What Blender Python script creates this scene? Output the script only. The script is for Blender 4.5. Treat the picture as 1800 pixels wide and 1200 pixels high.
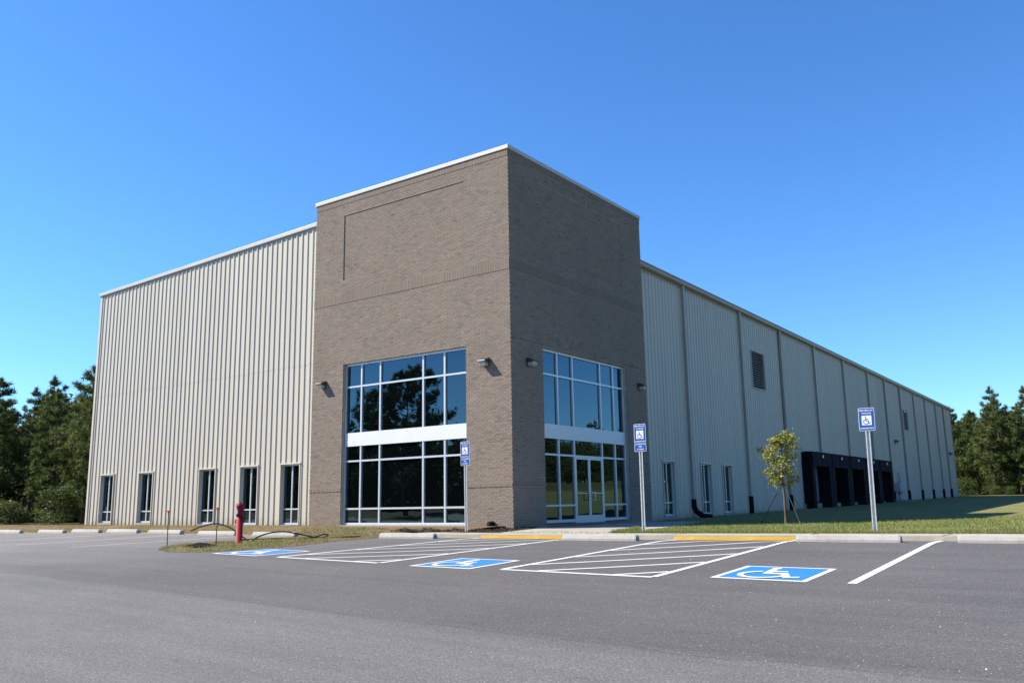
import bpy, math, random
import numpy as np
from mathutils import Vector, Matrix

for o in list(bpy.data.objects):
    bpy.data.objects.remove(o)
scene = bpy.context.scene
COL = scene.collection
R = math.radians
rnd = random.Random(7)

# ------------------------------------------------------------------ camera
cam_d = bpy.data.cameras.new('camera')
cam = bpy.data.objects.new('camera', cam_d)
COL.objects.link(cam)
scene.camera = cam
CAM = Vector((15.357, -21.310, 0.782))
yaw, pitch, roll = R(-35.682), R(10.658), R(-0.953)
fw = Vector((math.sin(yaw) * math.cos(pitch), math.cos(yaw) * math.cos(pitch), math.sin(pitch)))
rt = Vector((math.cos(yaw), -math.sin(yaw), 0))
up = rt.cross(fw)
rt2 = math.cos(roll) * rt + math.sin(roll) * up
up2 = -math.sin(roll) * rt + math.cos(roll) * up
m3 = Matrix((rt2, up2, -fw)).transposed()
cam.matrix_world = Matrix.Translation(CAM) @ m3.to_4x4()
cam_d.sensor_width = 36
cam_d.lens = 30.29
cam_d.clip_start = 0.1
cam_d.clip_end = 6000

# ------------------------------------------------------------------ sky, sun, exposure
SUN_TO = Vector((0.95, 0.60, -1.0)).normalized()      # the way the light travels
el = math.asin(-SUN_TO.z)
az = math.atan2(-SUN_TO.x, -SUN_TO.y)                  # clockwise from +Y
w = bpy.data.worlds.new('World')
scene.world = w
w.use_nodes = True
nt = w.node_tree
bg = nt.nodes['Background']
sky = nt.nodes.new('ShaderNodeTexSky')
sky.sky_type = 'NISHITA'
sky.sun_disc = False
sky.sun_elevation = el
sky.sun_rotation = az
sky.altitude = 0
sky.air_density = 1.0
sky.dust_density = 0.1
sky.ozone_density = 4.0
hs = nt.nodes.new('ShaderNodeHueSaturation')
hs.inputs['Saturation'].default_value = 1.12
hs.inputs['Value'].default_value = 1.0
nt.links.new(sky.outputs[0], hs.inputs['Color'])
tint = nt.nodes.new('ShaderNodeMix')               # one even tint for the whole sky: deep clear autumn blue
tint.data_type = 'RGBA'
tint.blend_type = 'MULTIPLY'
tint.inputs[0].default_value = 1.0
tint.inputs[7].default_value = (0.70, 0.97, 1.23, 1)
nt.links.new(hs.outputs[0], tint.inputs[6])
nt.links.new(tint.outputs[2], bg.inputs[0])
bg.inputs[1].default_value = 0.088
sun_d = bpy.data.lights.new('sun', 'SUN')
sun_d.energy = 5.0
sun_d.angle = R(0.53)
sun_d.color = (1.0, 0.93, 0.81)
sun = bpy.data.objects.new('sun', sun_d)
COL.objects.link(sun)
sun.rotation_euler = SUN_TO.to_track_quat('-Z', 'Y').to_euler()
sun.location = (-30, -20, 40)
vs = scene.view_settings
vs.view_transform = 'Standard'
vs.look = 'None'
vs.exposure = 1.1
vs.gamma = 1.0
vs.use_curve_mapping = False

# ------------------------------------------------------------------ materials
MATS = {}


def newmat(name):
    m = bpy.data.materials.new(name)
    m.use_nodes = True
    MATS[name] = m
    n = m.node_tree.nodes
    return m, n, m.node_tree.links, n['Principled BSDF']


def ramp(n, l, src, stops):
    r = n.new('ShaderNodeValToRGB')
    cr = r.color_ramp
    while len(cr.elements) < len(stops):
        cr.elements.new(0.5)
    for e, (pos, c) in zip(cr.elements, stops):
        e.position = pos
        e.color = (*c, 1) if len(c) == 3 else c
    l.new(src, r.inputs[0])
    return r.outputs[0]


def noise(n, l, scale, detail=4, rough=0.6, vec=None, coord='Object', dist=0.0):
    t = n.new('ShaderNodeTexNoise')
    t.inputs['Scale'].default_value = scale
    t.inputs['Detail'].default_value = detail
    t.inputs['Roughness'].default_value = rough
    t.inputs['Distortion'].default_value = dist
    if vec is None:
        g = n.new('ShaderNodeNewGeometry')
        vec = g.outputs['Position'] if coord == 'World' else None
        if vec is None:
            tc = n.new('ShaderNodeTexCoord')
            vec = tc.outputs['Object']
    l.new(vec, t.inputs['Vector'])
    return t.outputs['Fac']


def scaled_pos(n, l, sx, sy, sz):
    g = n.new('ShaderNodeNewGeometry')
    mp = n.new('ShaderNodeMapping')
    mp.inputs['Scale'].default_value = (sx, sy, sz)
    l.new(g.outputs['Position'], mp.inputs['Vector'])
    return mp.outputs[0]


def mixc(n, l, fac, a, b, mode='MIX'):
    m = n.new('ShaderNodeMix')
    m.data_type = 'RGBA'
    m.blend_type = mode
    for sock, v in ((m.inputs[0], fac), (m.inputs[6], a), (m.inputs[7], b)):
        if isinstance(v, (int, float)):
            sock.default_value = v
        elif isinstance(v, tuple):
            sock.default_value = (*v, 1) if len(v) == 3 else v
        else:
            l.new(v, sock)
    return m.outputs[2]


def math_n(n, l, op, a, b=None, clamp=False):
    m = n.new('ShaderNodeMath')
    m.operation = op
    m.use_clamp = clamp
    for i, v in enumerate((a, b)):
        if v is None:
            continue
        if isinstance(v, (int, float)):
            m.inputs[i].default_value = v
        else:
            l.new(v, m.inputs[i])
    return m.outputs[0]


def bump(n, l, bs, h, strength=0.3, dist=0.01):
    b = n.new('ShaderNodeBump')
    b.inputs['Strength'].default_value = strength
    b.inputs['Distance'].default_value = dist
    l.new(h, b.inputs['Height'])
    l.new(b.outputs[0], bs.inputs['Normal'])


def simple(name, col, rough=0.6, metal=0.0, var=0.12, vscale=6, bmp=0.0, spec=0.5):
    m, n, l, bs = newmat(name)
    f = noise(n, l, vscale, 5, 0.65, coord='World')
    lo = tuple(c * (1 - var) for c in col)
    hi = tuple(min(1, c * (1 + var)) for c in col)
    l.new(ramp(n, l, f, [(0.3, lo), (0.7, hi)]), bs.inputs['Base Color'])
    bs.inputs['Roughness'].default_value = rough
    bs.inputs['Metallic'].default_value = metal
    bs.inputs['Specular IOR Level'].default_value = spec
    if bmp:
        bump(n, l, bs, noise(n, l, vscale * 12, 3, coord='World'), bmp, 0.004)
    return m


def brick_mat(name, base):
    m, n, l, bs = newmat(name)
    at = n.new('ShaderNodeAttribute')
    at.attribute_name = 'tint'
    f = at.outputs['Fac']
    oi = n.new('ShaderNodeObjectInfo')
    col = ramp(n, l, f, [(0.0, tuple(c * .70 for c in base)), (0.3, tuple(c * .92 for c in base)),
                         (0.6, (base[0] * 1.05, base[1] * 1.04, base[2] * 1.02)),
                         (0.86, (base[0] * 1.12, base[1] * 1.02, base[2] * .95)), (1.0, tuple(c * 1.22 for c in base))])
    g = noise(n, l, 55, 4, 0.7, coord='World')
    col = mixc(n, l, 0.35, col, ramp(n, l, g, [(0.3, (0.55, 0.55, 0.55)), (0.7, (1, 1, 1))]), 'MULTIPLY')
    # slow weathering over the wall
    g2 = noise(n, l, 1.0, 5, 0.6, vec=scaled_pos(n, l, .5, .5, .5))
    col = mixc(n, l, 0.5, col, ramp(n, l, g2, [(0.3, (0.78, 0.78, 0.8)), (0.65, (1, 1, 1))]), 'MULTIPLY')
    l.new(col, bs.inputs['Base Color'])
    bs.inputs['Roughness'].default_value = 0.9
    bs.inputs['Specular IOR Level'].default_value = 0.06
    bump(n, l, bs, noise(n, l, 90, 3, coord='World'), 0.35, 0.003)
    return m


brick_mat('brick', (0.224, 0.184, 0.150))
simple('mortar', (0.36, 0.325, 0.275), 0.9, var=0.15, vscale=3, bmp=0.4, spec=0.06)


def metal_wall(name, base):
    m, n, l, bs = newmat(name)
    v = scaled_pos(n, l, 1.6, 1.6, 0.06)
    f = noise(n, l, 1.0, 5, 0.6, vec=v)
    col = ramp(n, l, f, [(0.3, tuple(c * .93 for c in base)), (0.7, tuple(c * 1.04 for c in base))])
    oi = n.new('ShaderNodeObjectInfo')
    col = mixc(n, l, 0.5, col, ramp(n, l, oi.outputs['Random'], [(0, (.93, .93, .93)), (1, (1, 1, 1))]), 'MULTIPLY')
    # dust splashed on the lowest half metre
    g = n.new('ShaderNodeNewGeometry')
    sp = n.new('ShaderNodeSeparateXYZ')
    l.new(g.outputs['Position'], sp.inputs[0])
    zz = math_n(n, l, 'MULTIPLY', noise(n, l, 2.2, 4, coord='World'), 0.9)
    lo = math_n(n, l, 'SUBTRACT', zz, sp.outputs[2])
    lo = math_n(n, l, 'MULTIPLY', lo, 1.6, True)
    col = mixc(n, l, lo, col, (0.27, 0.22, 0.16))
    l.new(col, bs.inputs['Base Color'])
    bs.inputs['Roughness'].default_value = 0.42
    bs.inputs['Specular IOR Level'].default_value = 0.3
    # oil canning of thin sheet
    bump(n, l, bs, noise(n, l, 1.0, 2, 0.4, vec=scaled_pos(n, l, 2.5, 2.5, 0.9)), 0.22, 0.03)
    return m


metal_wall('wall_metal', (0.455, 0.42, 0.345))
simple('trim_metal', (0.46, 0.42, 0.35), 0.45, var=0.05, vscale=1)
simple('gutter_metal', (0.30, 0.25, 0.18), 0.45, var=0.08, vscale=.6)  # ivory gutter; tan puts the warm bounce light on its shaded side into the colour
simple('coping_white', (0.40, 0.385, 0.37), 0.4, var=0.05, vscale=1.5)
simple('downspout_metal', (0.30, 0.28, 0.235), 0.45, var=0.1, vscale=1)
simple('frame_aluminium', (0.55, 0.57, 0.59), 0.32, metal=0.35, var=0.04, vscale=4)
simple('spandrel_white', (0.56, 0.58, 0.60), 0.35, var=0.03, vscale=2)
simple('window_reveal', (0.30, 0.31, 0.31), 0.5, var=0.06, vscale=3)
simple('black_rubber', (0.006, 0.006, 0.007), 0.75, var=0.25, vscale=3, spec=0.1)
simple('dock_fabric', (0.016, 0.015, 0.018), 0.9, var=0.3, vscale=1.4, spec=0.1)
simple('dock_door', (0.22, 0.25, 0.31), 0.5, var=0.08, vscale=2)  # white doors; the bluish grey of deep shade is put into the colour
simple('dark_bronze', (0.045, 0.04, 0.036), 0.4, var=0.15, vscale=12)
simple('louvre_metal', (0.36, 0.34, 0.30), 0.5, var=0.08, vscale=2)
simple('dark_void', (0.01, 0.01, 0.012), 0.9, var=0.1)
simple('hydrant_red', (0.20, 0.008, 0.014), 0.5, var=0.22, vscale=14, bmp=0.12, spec=0.2)
simple('grey_metal', (0.34, 0.35, 0.36), 0.45, metal=0.3, var=0.1, vscale=6)
simple('box_grey', (0.30, 0.32, 0.34), 0.5, var=0.08, vscale=4)
simple('orange_plastic', (0.75, 0.17, 0.03), 0.5, var=0.1)
simple('rusty_rod', (0.07, 0.04, 0.028), 0.8, var=0.35, vscale=25)
simple('board_wood', (0.17, 0.09, 0.05), 0.85, var=0.3, vscale=9)
simple('sign_blue', (0.006, 0.058, 0.27), 0.38, var=0.05, vscale=5)
simple('sign_white', (0.56, 0.57, 0.58), 0.4, var=0.03)
simple('sign_dark', (0.01, 0.03, 0.12), 0.45, var=0.03)
simple('guy_strap', (0.10, 0.10, 0.085), 0.8, var=0.15)
simple('lens_glass', (0.34, 0.36, 0.34), 0.2, var=0.1, vscale=30)
simple('stone_grit', (0.42, 0.37, 0.31), 0.85, var=0.4, vscale=8)
simple('debris_pale', (0.6, 0.54, 0.42), 0.8, var=0.3, vscale=8)


def galv():
    m, n, l, bs = newmat('galvanised')
    f = noise(n, l, 22, 3, coord='World')
    l.new(ramp(n, l, f, [(0.3, (0.40, 0.41, 0.41)), (0.7, (0.56, 0.57, 0.56))]), bs.inputs['Base Color'])
    bs.inputs['Metallic'].default_value = 0.6
    bs.inputs['Roughness'].default_value = 0.48


galv()


def concrete(name, base, streak=0.1):
    m, n, l, bs = newmat(name)
    f = noise(n, l, 1.1, 6, 0.65, coord='World')
    col = ramp(n, l, f, [(0.25, tuple(c * .84 for c in base)), (0.7, tuple(c * 1.08 for c in base))])
    g = noise(n, l, 70, 3, 0.7, coord='World')
    col = mixc(n, l, 0.45, col, ramp(n, l, g, [(0.3, (.72, .72, .72)), (0.65, (1, 1, 1))]), 'MULTIPLY')
    h = noise(n, l, 4.5, 6, 0.7, coord='World')
    col = mixc(n, l, 0.5, col, ramp(n, l, h, [(0.33, (.66, .63, .58)), (0.48, (1, 1, 1))]), 'MULTIPLY')
    l.new(col, bs.inputs['Base Color'])
    bs.inputs['Roughness'].default_value = 0.85
    bs.inputs['Specular IOR Level'].default_value = 0.3
    bump(n, l, bs, g, 0.3, 0.003)
    return m


concrete('concrete_walk', (0.36, 0.325, 0.265))
concrete('concrete_stop', (0.345, 0.33, 0.30))
concrete('concrete_base', (0.30, 0.275, 0.235))


def asphalt():
    m, n, l, bs = newmat('asphalt')
    g = n.new('ShaderNodeNewGeometry')
    sp = n.new('ShaderNodeSeparateXYZ')
    l.new(g.outputs['Position'], sp.inputs[0])
    # two paving passes meet along y = -14.5: the newer one is darker
    wob = math_n(n, l, 'MULTIPLY', noise(n, l, 0.9, 4, coord='World'), 0.5)
    yy = math_n(n, l, 'ADD', sp.outputs[1], wob)
    pas = n.new('ShaderNodeMapRange')
    pas.inputs['From Min'].default_value = -14.45
    pas.inputs['From Max'].default_value = -14.15
    l.new(yy, pas.inputs['Value'])
    c_new = (0.092, 0.086, 0.083)
    c_old = (0.115, 0.109, 0.106)
    col = mixc(n, l, pas.outputs[0], c_old, c_new)
    # older, paler surface to the left of the lot
    lf = n.new('ShaderNodeMapRange')
    lf.inputs['From Min'].default_value = 3.0
    lf.inputs['From Max'].default_value = -9.0
    l.new(sp.outputs[0], lf.inputs['Value'])
    col = mixc(n, l, lf.outputs[0], col, (0.152, 0.145, 0.141))
    # dark band along the pass edge
    bd = math_n(n, l, 'ABSOLUTE', math_n(n, l, 'ADD', yy, 13.75))
    bd = math_n(n, l, 'SUBTRACT', 1.0, math_n(n, l, 'MULTIPLY', bd, 1.6), True)
    col = mixc(n, l, math_n(n, l, 'MULTIPLY', bd, 0.30), col, (0.06, 0.058, 0.058))
    # a hairline seam
    sm = math_n(n, l, 'ABSOLUTE', math_n(n, l, 'ADD', yy, 14.32))
    sm = math_n(n, l, 'SUBTRACT', 1.0, math_n(n, l, 'MULTIPLY', sm, 30.0), True)
    col = mixc(n, l, math_n(n, l, 'MULTIPLY', sm, 0.45), col, (0.05, 0.048, 0.046))
    # paver streaks along x, broad mottling
    st = noise(n, l, 1.0, 5, 0.65, vec=scaled_pos(n, l, 0.12, 1.9, 1))
    col = mixc(n, l, 0.75, col, ramp(n, l, st, [(0.3, (.78, .78, .78)), (0.55, (1, 1, 1)), (0.75, (1.12, 1.12, 1.12))]), 'MULTIPLY')
    mo = noise(n, l, 0.45, 5, 0.6, coord='World')
    col = mixc(n, l, 0.8, col, ramp(n, l, mo, [(0.3, (.84, .84, .85)), (0.65, (1.06, 1.06, 1.06))]), 'MULTIPLY')
    # tyre scuffs: curved dark arcs
    sc = noise(n, l, 1.0, 3, 0.5, vec=scaled_pos(n, l, 0.25, 0.9, 1), dist=2.5)
    sc = ramp(n, l, sc, [(0.47, (0, 0, 0)), (0.5, (1, 1, 1)), (0.53, (0, 0, 0))])
    col = mixc(n, l, math_n(n, l, 'MULTIPLY', sc, 0.10), col, (0.06, 0.06, 0.06))
    # aggregate
    ag = noise(n, l, 55, 2, 0.8, coord='World')
    col = mixc(n, l, 0.9, col, ramp(n, l, ag, [(0.25, (.38, .38, .38)), (0.5, (1, 1, 1)), (0.75, (1.9, 1.87, 1.8))]), 'MULTIPLY')
    vo = n.new('ShaderNodeTexVoronoi')
    vo.inputs['Scale'].default_value = 26
    l.new(g.outputs['Position'], vo.inputs['Vector'])
    chip = math_n(n, l, 'LESS_THAN', vo.outputs['Distance'], 0.16)
    rare = math_n(n, l, 'GREATER_THAN', n_sep(n, l, vo.outputs['Color']), 0.82)
    chip = math_n(n, l, 'MULTIPLY', chip, rare)
    col = mixc(n, l, math_n(n, l, 'MULTIPLY', chip, 0.7), col, (0.42, 0.40, 0.36))
    l.new(col, bs.inputs['Base Color'])
    bs.inputs['Roughness'].default_value = 0.82
    bs.inputs['Specular IOR Level'].default_value = 0.35
    bump(n, l, bs, ag, 0.55, 0.008)


def n_sep(n, l, c):
    s = n.new('ShaderNodeSeparateColor')
    l.new(c, s.inputs[0])
    return s.outputs[0]


asphalt()


def paint(name, base, wear=0.5):
    m, n, l, bs = newmat(name)
    f = noise(n, l, 38, 5, 0.75, coord='World')
    g = noise(n, l, 3.0, 4, 0.6, coord='World')
    s = math_n(n, l, 'ADD', math_n(n, l, 'MULTIPLY', f, 0.7), math_n(n, l, 'MULTIPLY', g, 0.3))
    worn = ramp(n, l, s, [(0.30 + .04 * wear, (1, 1, 1)), (0.36 + .04 * wear, (0, 0, 0))])
    c = ramp(n, l, g, [(0.3, tuple(v * .93 for v in base)), (0.7, base)])
    l.new(mixc(n, l, worn, c, (0.15, 0.148, 0.148)), bs.inputs['Base Color'])
    bs.inputs['Roughness'].default_value = 0.6
    bump(n, l, bs, noise(n, l, 55, 2, 0.8, coord='World'), 0.35, 0.005)


paint('paint_white', (0.62, 0.62, 0.61))
paint('paint_white_old', (0.46, 0.46, 0.45), 0.8)
paint('paint_blue', (0.02, 0.175, 0.46), 0.4)
paint('paint_yellow', (0.58, 0.33, 0.015), 0.5)


def ground_mat(name, cols, scale=1.0, bs_str=0.6):
    m, n, l, bs = newmat(name)
    f = noise(n, l, 0.55 * scale, 6, 0.65, coord='World')
    g = noise(n, l, 6 * scale, 5, 0.7, coord='World')
    h = noise(n, l, 45 * scale, 3, 0.8, coord='World')
    s = math_n(n, l, 'ADD', math_n(n, l, 'MULTIPLY', f, 0.55), math_n(n, l, 'MULTIPLY', g, 0.45))
    col = ramp(n, l, s, list(zip((0.33, 0.45, 0.55, 0.68), cols)))
    col = mixc(n, l, 0.8, col, ramp(n, l, h, [(0.25, (.45, .45, .45)), (0.7, (1.2, 1.2, 1.2))]), 'MULTIPLY')
    l.new(col, bs.inputs['Base Color'])
    bs.inputs['Roughness'].default_value = 0.95
    bs.inputs['Specular IOR Level'].default_value = 0.1
    bump(n, l, bs, h, bs_str, 0.04)


ground_mat('lawn_soil', [(0.104, 0.138, 0.041), (0.158, 0.172, 0.061), (0.220, 0.199, 0.082), (0.288, 0.234, 0.118)])
ground_mat('field', [(0.059, 0.070, 0.022), (0.096, 0.089, 0.033), (0.141, 0.111, 0.048), (0.192, 0.141, 0.074)], 0.4)
ground_mat('dry_strip', [(0.089, 0.085, 0.033), (0.155, 0.118, 0.063), (0.207, 0.148, 0.089), (0.244, 0.178, 0.111)])
ground_mat('mulch', [(0.041, 0.027, 0.019), (0.081, 0.056, 0.041), (0.118, 0.085, 0.063), (0.178, 0.133, 0.096)], 2.2, 1.0)
ground_mat('forest_floor', [(0.03, 0.032, 0.014), (0.05, 0.045, 0.02), (0.08, 0.06, 0.03), (0.10, 0.075, 0.04)])


def leaf_mat(name, cols, trans=0.3, rough=0.6):
    m, n, l, bs = newmat(name)
    at = n.new('ShaderNodeAttribute')
    at.attribute_name = 'tint'
    oi = n.new('ShaderNodeObjectInfo')
    k = len(cols)
    col = ramp(n, l, at.outputs['Fac'], [(i / (k - 1), c) for i, c in enumerate(cols)])
    col = mixc(n, l, 0.6, col, ramp(n, l, oi.outputs['Random'], [(0, (.72, .78, .7)), (1, (1.15, 1.08, .95))]), 'MULTIPLY')
    l.new(col, bs.inputs['Base Color'])
    bs.inputs['Roughness'].default_value = rough
    bs.inputs['Specular IOR Level'].default_value = 0.25
    tr = n.new('ShaderNodeBsdfTranslucent')
    l.new(col, tr.inputs['Color'])
    mx = n.new('ShaderNodeMixShader')
    mx.inputs[0].default_value = trans
    l.new(bs.outputs[0], mx.inputs[1])
    l.new(tr.outputs[0], mx.inputs[2])
    l.new(mx.outputs[0], n['Material Output'].inputs[0])


leaf_mat('pine_needles', [(0.040, 0.064, 0.018), (0.076, 0.110, 0.028), (0.130, 0.162, 0.042), (0.215, 0.225, 0.064)], 0.3)
leaf_mat('broad_leaves', [(0.030, 0.049, 0.011), (0.054, 0.083, 0.019), (0.085, 0.119, 0.031), (0.128, 0.145, 0.051)], 0.35)
leaf_mat('young_leaves', [(0.122, 0.151, 0.033), (0.208, 0.237, 0.051), (0.332, 0.332, 0.086), (0.460, 0.416, 0.144)], 0.38)
leaf_mat('grass_blades', [(0.121, 0.170, 0.042), (0.176, 0.214, 0.060), (0.271, 0.256, 0.092), (0.413, 0.334, 0.156)], 0.25)


def bark():
    m, n, l, bs = newmat('bark')
    f = noise(n, l, 1.0, 5, 0.7, vec=scaled_pos(n, l, 9, 9, 2))
    l.new(ramp(n, l, f, [(0.3, (0.035, 0.026, 0.020)), (0.7, (0.14, 0.10, 0.075))]), bs.inputs['Base Color'])
    bs.inputs['Roughness'].default_value = 0.95
    bump(n, l, bs, f, 0.8, 0.04)


bark()


def glass(name, tint, amount, body, wave=0.012, wscale=1.2):
    m, n, l, bs = newmat(name)
    bs.inputs['Base Color'].default_value = (*body, 1)
    bs.inputs['Roughness'].default_value = 0.25
    bs.inputs['Specular IOR Level'].default_value = 0.0
    gl = n.new('ShaderNodeBsdfGlossy')
    gl.inputs['Color'].default_value = (*tint, 1)
    gl.inputs['Roughness'].default_value = 0.003
    lw = n.new('ShaderNodeFresnel')
    lw.inputs['IOR'].default_value = 1.5
    f = math_n(n, l, 'ADD', lw.outputs[0], amount, True)
    mx = n.new('ShaderNodeMixShader')
    l.new(f, mx.inputs[0])
    l.new(bs.outputs[0], mx.inputs[1])
    l.new(gl.outputs[0], mx.inputs[2])
    l.new(mx.outputs[0], n['Material Output'].inputs[0])
    # roller wave of tempered panes
    h = noise(n, l, wscale, 1, 0.3, coord='World', dist=0.6)
    b = n.new('ShaderNodeBump')
    b.inputs['Strength'].default_value = 1.0
    b.inputs['Distance'].default_value = wave
    l.new(h, b.inputs['Height'])
    l.new(b.outputs[0], gl.inputs['Normal'])


glass('tinted_glass', (0.52, 0.80, 0.95), 0.075, (0.0012, 0.002, 0.0022), 0.0022, 1.1)

# ------------------------------------------------------------------ mesh helpers


class MB:
    def __init__(s):
        s.v, s.f, s.t = [], [], []

    def quad(s, a, b, c, d, t=None):
        i = len(s.v)
        s.v += [a, b, c, d]
        s.f.append((i, i + 1, i + 2, i + 3))
        s.t.append(t)

    def poly(s, pts, t=None):
        i = len(s.v)
        s.v += list(pts)
        s.f.append(tuple(range(i, i + len(pts))))
        s.t.append(t)

    def box(s, x0, x1, y0, y1, z0, z1, t=None, skip=''):
        i = len(s.v)
        s.v += [(x0, y0, z0), (x1, y0, z0), (x1, y1, z0), (x0, y1, z0),
                (x0, y0, z1), (x1, y0, z1), (x1, y1, z1), (x0, y1, z1)]
        fs = {'b': (0, 3, 2, 1), 't': (4, 5, 6, 7), 'f': (0, 1, 5, 4), 'r': (1, 2, 6, 5), 'k': (2, 3, 7, 6), 'l': (3, 0, 4, 7)}
        for k, f in fs.items():
            if k in skip:
                continue
            s.f.append(tuple(i + j for j in f))
            s.t.append(t)

    def prism(s, prof, x0, x1, axis='x', t=None):
        """profile (u,v) extruded; axis x: u=y,v=z ; axis y: u=x,v=z ; axis z: u=x,v=y"""
        def P(u, v, e):
            return {'x': (e, u, v), 'y': (u, e, v), 'z': (u, v, e)}[axis]
        i = len(s.v)
        n = len(prof)
        s.v += [P(u, v, x0) for u, v in prof] + [P(u, v, x1) for u, v in prof]
        for k in range(n):
            j = (k + 1) % n
            s.f.append((i + k, i + j, i + n + j, i + n + k))
            s.t.append(t)
        s.f.append(tuple(i + k for k in range(n))[::-1])
        s.f.append(tuple(i + n + k for k in range(n)))
        s.t += [t, t]

    def tube(s, pts, rad, n=8, cap=True, t=None):
        pts = [Vector(p) for p in pts]
        if not isinstance(rad, (list, tuple)):
            rad = [rad] * len(pts)
        i0 = len(s.v)
        prev = None
        for k, p in enumerate(pts):
            d = (pts[min(k + 1, len(pts) - 1)] - pts[max(k - 1, 0)])
            d = d.normalized() if d.length > 1e-9 else Vector((0, 0, 1))
            if prev is None:
                a = d.cross(Vector((0.3, 0.9, 0.2)) if abs(d.z) > .7 else Vector((0, 0, 1))).normalized()
            else:
                a = (prev - d * prev.dot(d)).normalized()
            prev = a
            b = d.cross(a)
            for q in range(n):
                an = 2 * math.pi * q / n
                s.v.append(tuple(p + (a * math.cos(an) + b * math.sin(an)) * rad[k]))
        for k in range(len(pts) - 1):
            for q in range(n):
                r = (q + 1) % n
                s.f.append((i0 + k * n + q, i0 + k * n + r, i0 + (k + 1) * n + r, i0 + (k + 1) * n + q))
                s.t.append(t)
        if cap:
            s.f.append(tuple(i0 + q for q in range(n))[::-1])
            s.f.append(tuple(i0 + (len(pts) - 1) * n + q for q in range(n)))
            s.t += [t, t]

    def mesh(s, name, mat, smooth=False):
        me = bpy.data.meshes.new(name)
        me.from_pydata([tuple(p) for p in s.v], [], s.f)
        if any(t is not None for t in s.t):
            a = me.attributes.new('tint', 'FLOAT', 'FACE')
            a.data.foreach_set('value', [0.5 if t is None else t for t in s.t])
        me.materials.append(MATS[mat])
        if smooth:
            me.polygons.foreach_set('use_smooth', [True] * len(me.polygons))
        me.update()
        return me

    def build(s, name, mat, parent=None, smooth=False):
        return link(name, s.mesh(name, mat, smooth), parent)


def link(name, me, parent=None):
    o = bpy.data.objects.new(name, me)
    COL.objects.link(o)
    if parent is not None:
        o.parent = parent
    return o


def bevel(o, wdt=0.01, seg=2):
    md = o.modifiers.new('bevel', 'BEVEL')
    md.width = wdt
    md.segments = seg
    md.limit_method = 'ANGLE'
    md.angle_limit = R(40)
    return o


def tag(o, label=None, cat=None, group=None, kind=None):
    if label:
        o['label'] = label
    if cat:
        o['category'] = cat
    if group:
        o['group'] = group
    if kind:
        o['kind'] = kind
    return o


def empty(name, loc, label=None, cat=None, group=None):
    o = bpy.data.objects.new(name, None)
    COL.objects.link(o)
    o.location = loc
    o.empty_display_size = 0.3
    return tag(o, label, cat, group)


def children(o):
    return list(o.children)


def copy_tree(src, kids):
    c = src.copy()
    COL.objects.link(c)
    for k in kids:
        d = k.copy()
        COL.objects.link(d)
        d.parent = c
    return c


def big_mesh(name, verts, faces_tri, tint, mat):
    """numpy triangle soup with a face tint"""
    me = bpy.data.meshes.new(name)
    nv, nf = len(verts), len(faces_tri)
    me.vertices.add(nv)
    me.vertices.foreach_set('co', np.asarray(verts, np.float32).ravel())
    me.loops.add(nf * 3)
    me.loops.foreach_set('vertex_index', np.asarray(faces_tri, np.int32).ravel())
    me.polygons.add(nf)
    me.polygons.foreach_set('loop_start', np.arange(0, nf * 3, 3, dtype=np.int32))
    me.update(calc_edges=True)
    a = me.attributes.new('tint', 'FLOAT', 'FACE')
    a.data.foreach_set('value', np.asarray(tint, np.float32))
    me.materials.append(MATS[mat])
    me.validate()
    return me


def clamp(v, a, b):
    return max(a, min(b, v))


def sstep(a, b, v):
    t = clamp((v - a) / (b - a), 0, 1)
    return t * t * (3 - 2 * t)


# ------------------------------------------------------------------ terrain heights
KERB_Y = -4.4


def lot_z(x, y):
    s = .012 + .003 * clamp(x, 0, 12.5)
    k = -.02 + .0055 * clamp(x - 5, 0, 8) + .055 * math.exp(-((x + 12.5) / 4.5) ** 2)
    return k + s * min(0, max(y, -30) + 5.2)


def land_z(x, y):
    if x < -0.3:
        g = .13 + .006 * max(0, y - 10) if y > 0 else lot_z(x, -5.2) + (.13 - lot_z(x, -5.2)) * sstep(-4.4, 0, y)
        if x > -1.5:
            g = min(g, .13)
    else:
        g = .03 + .00085 * min(x, 12.5) ** 2
        k = walk_z(x, y) - .006
        g = k + (g - k) * sstep(-3.3, 1.0, y) + .0105 * max(0, y - 14) + .05 * sstep(9, 14, y) * sstep(4, 0, x)
    # the bank east of the lawn
    g += 3.2 * sstep(24, 62, x)
    return g


def walk_z(x, y):
    return .064 + .0046 * clamp(x - 3, 0, 10)


def any_z(x, y):
    if y < KERB_Y - 0.01:
        return lot_z(x, y) + 1.2 * sstep(-36, -75, y) + 3.0 * sstep(48, 80, x)
    return land_z(x, y)


def grid_sheet(name, xs, ys, zf, mat, parent=None, keep=None):
    mb = MB()
    idx = {}
    for j, y in enumerate(ys):
        for i, x in enumerate(xs):
            idx[i, j] = len(mb.v)
            mb.v.append((x, y, zf(x, y)))
    for j in range(len(ys) - 1):
        for i in range(len(xs) - 1):
            if keep and not keep((xs[i] + xs[i + 1]) / 2, (ys[j] + ys[j + 1]) / 2):
                continue
            mb.f.append((idx[i, j], idx[i + 1, j], idx[i + 1, j + 1], idx[i, j + 1]))
            mb.t.append(None)
    return mb.build(name, mat, parent, smooth=True)


def frange(a, b, st):
    n = max(1, int(round((b - a) / st)))
    return [a + (b - a) * i / n for i in range(n + 1)]


# ground to the horizon
gx = [-2500, -1200, -600, -300, -200, -140] + frange(-110, 110, 4.0) + [140, 200, 300, 600, 1200, 2500]
gy = [-2500, -1200, -600, -300, -200, -140] + frange(-110, 150, 4.0) + [200, 300, 600, 1200, 2500]


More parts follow.
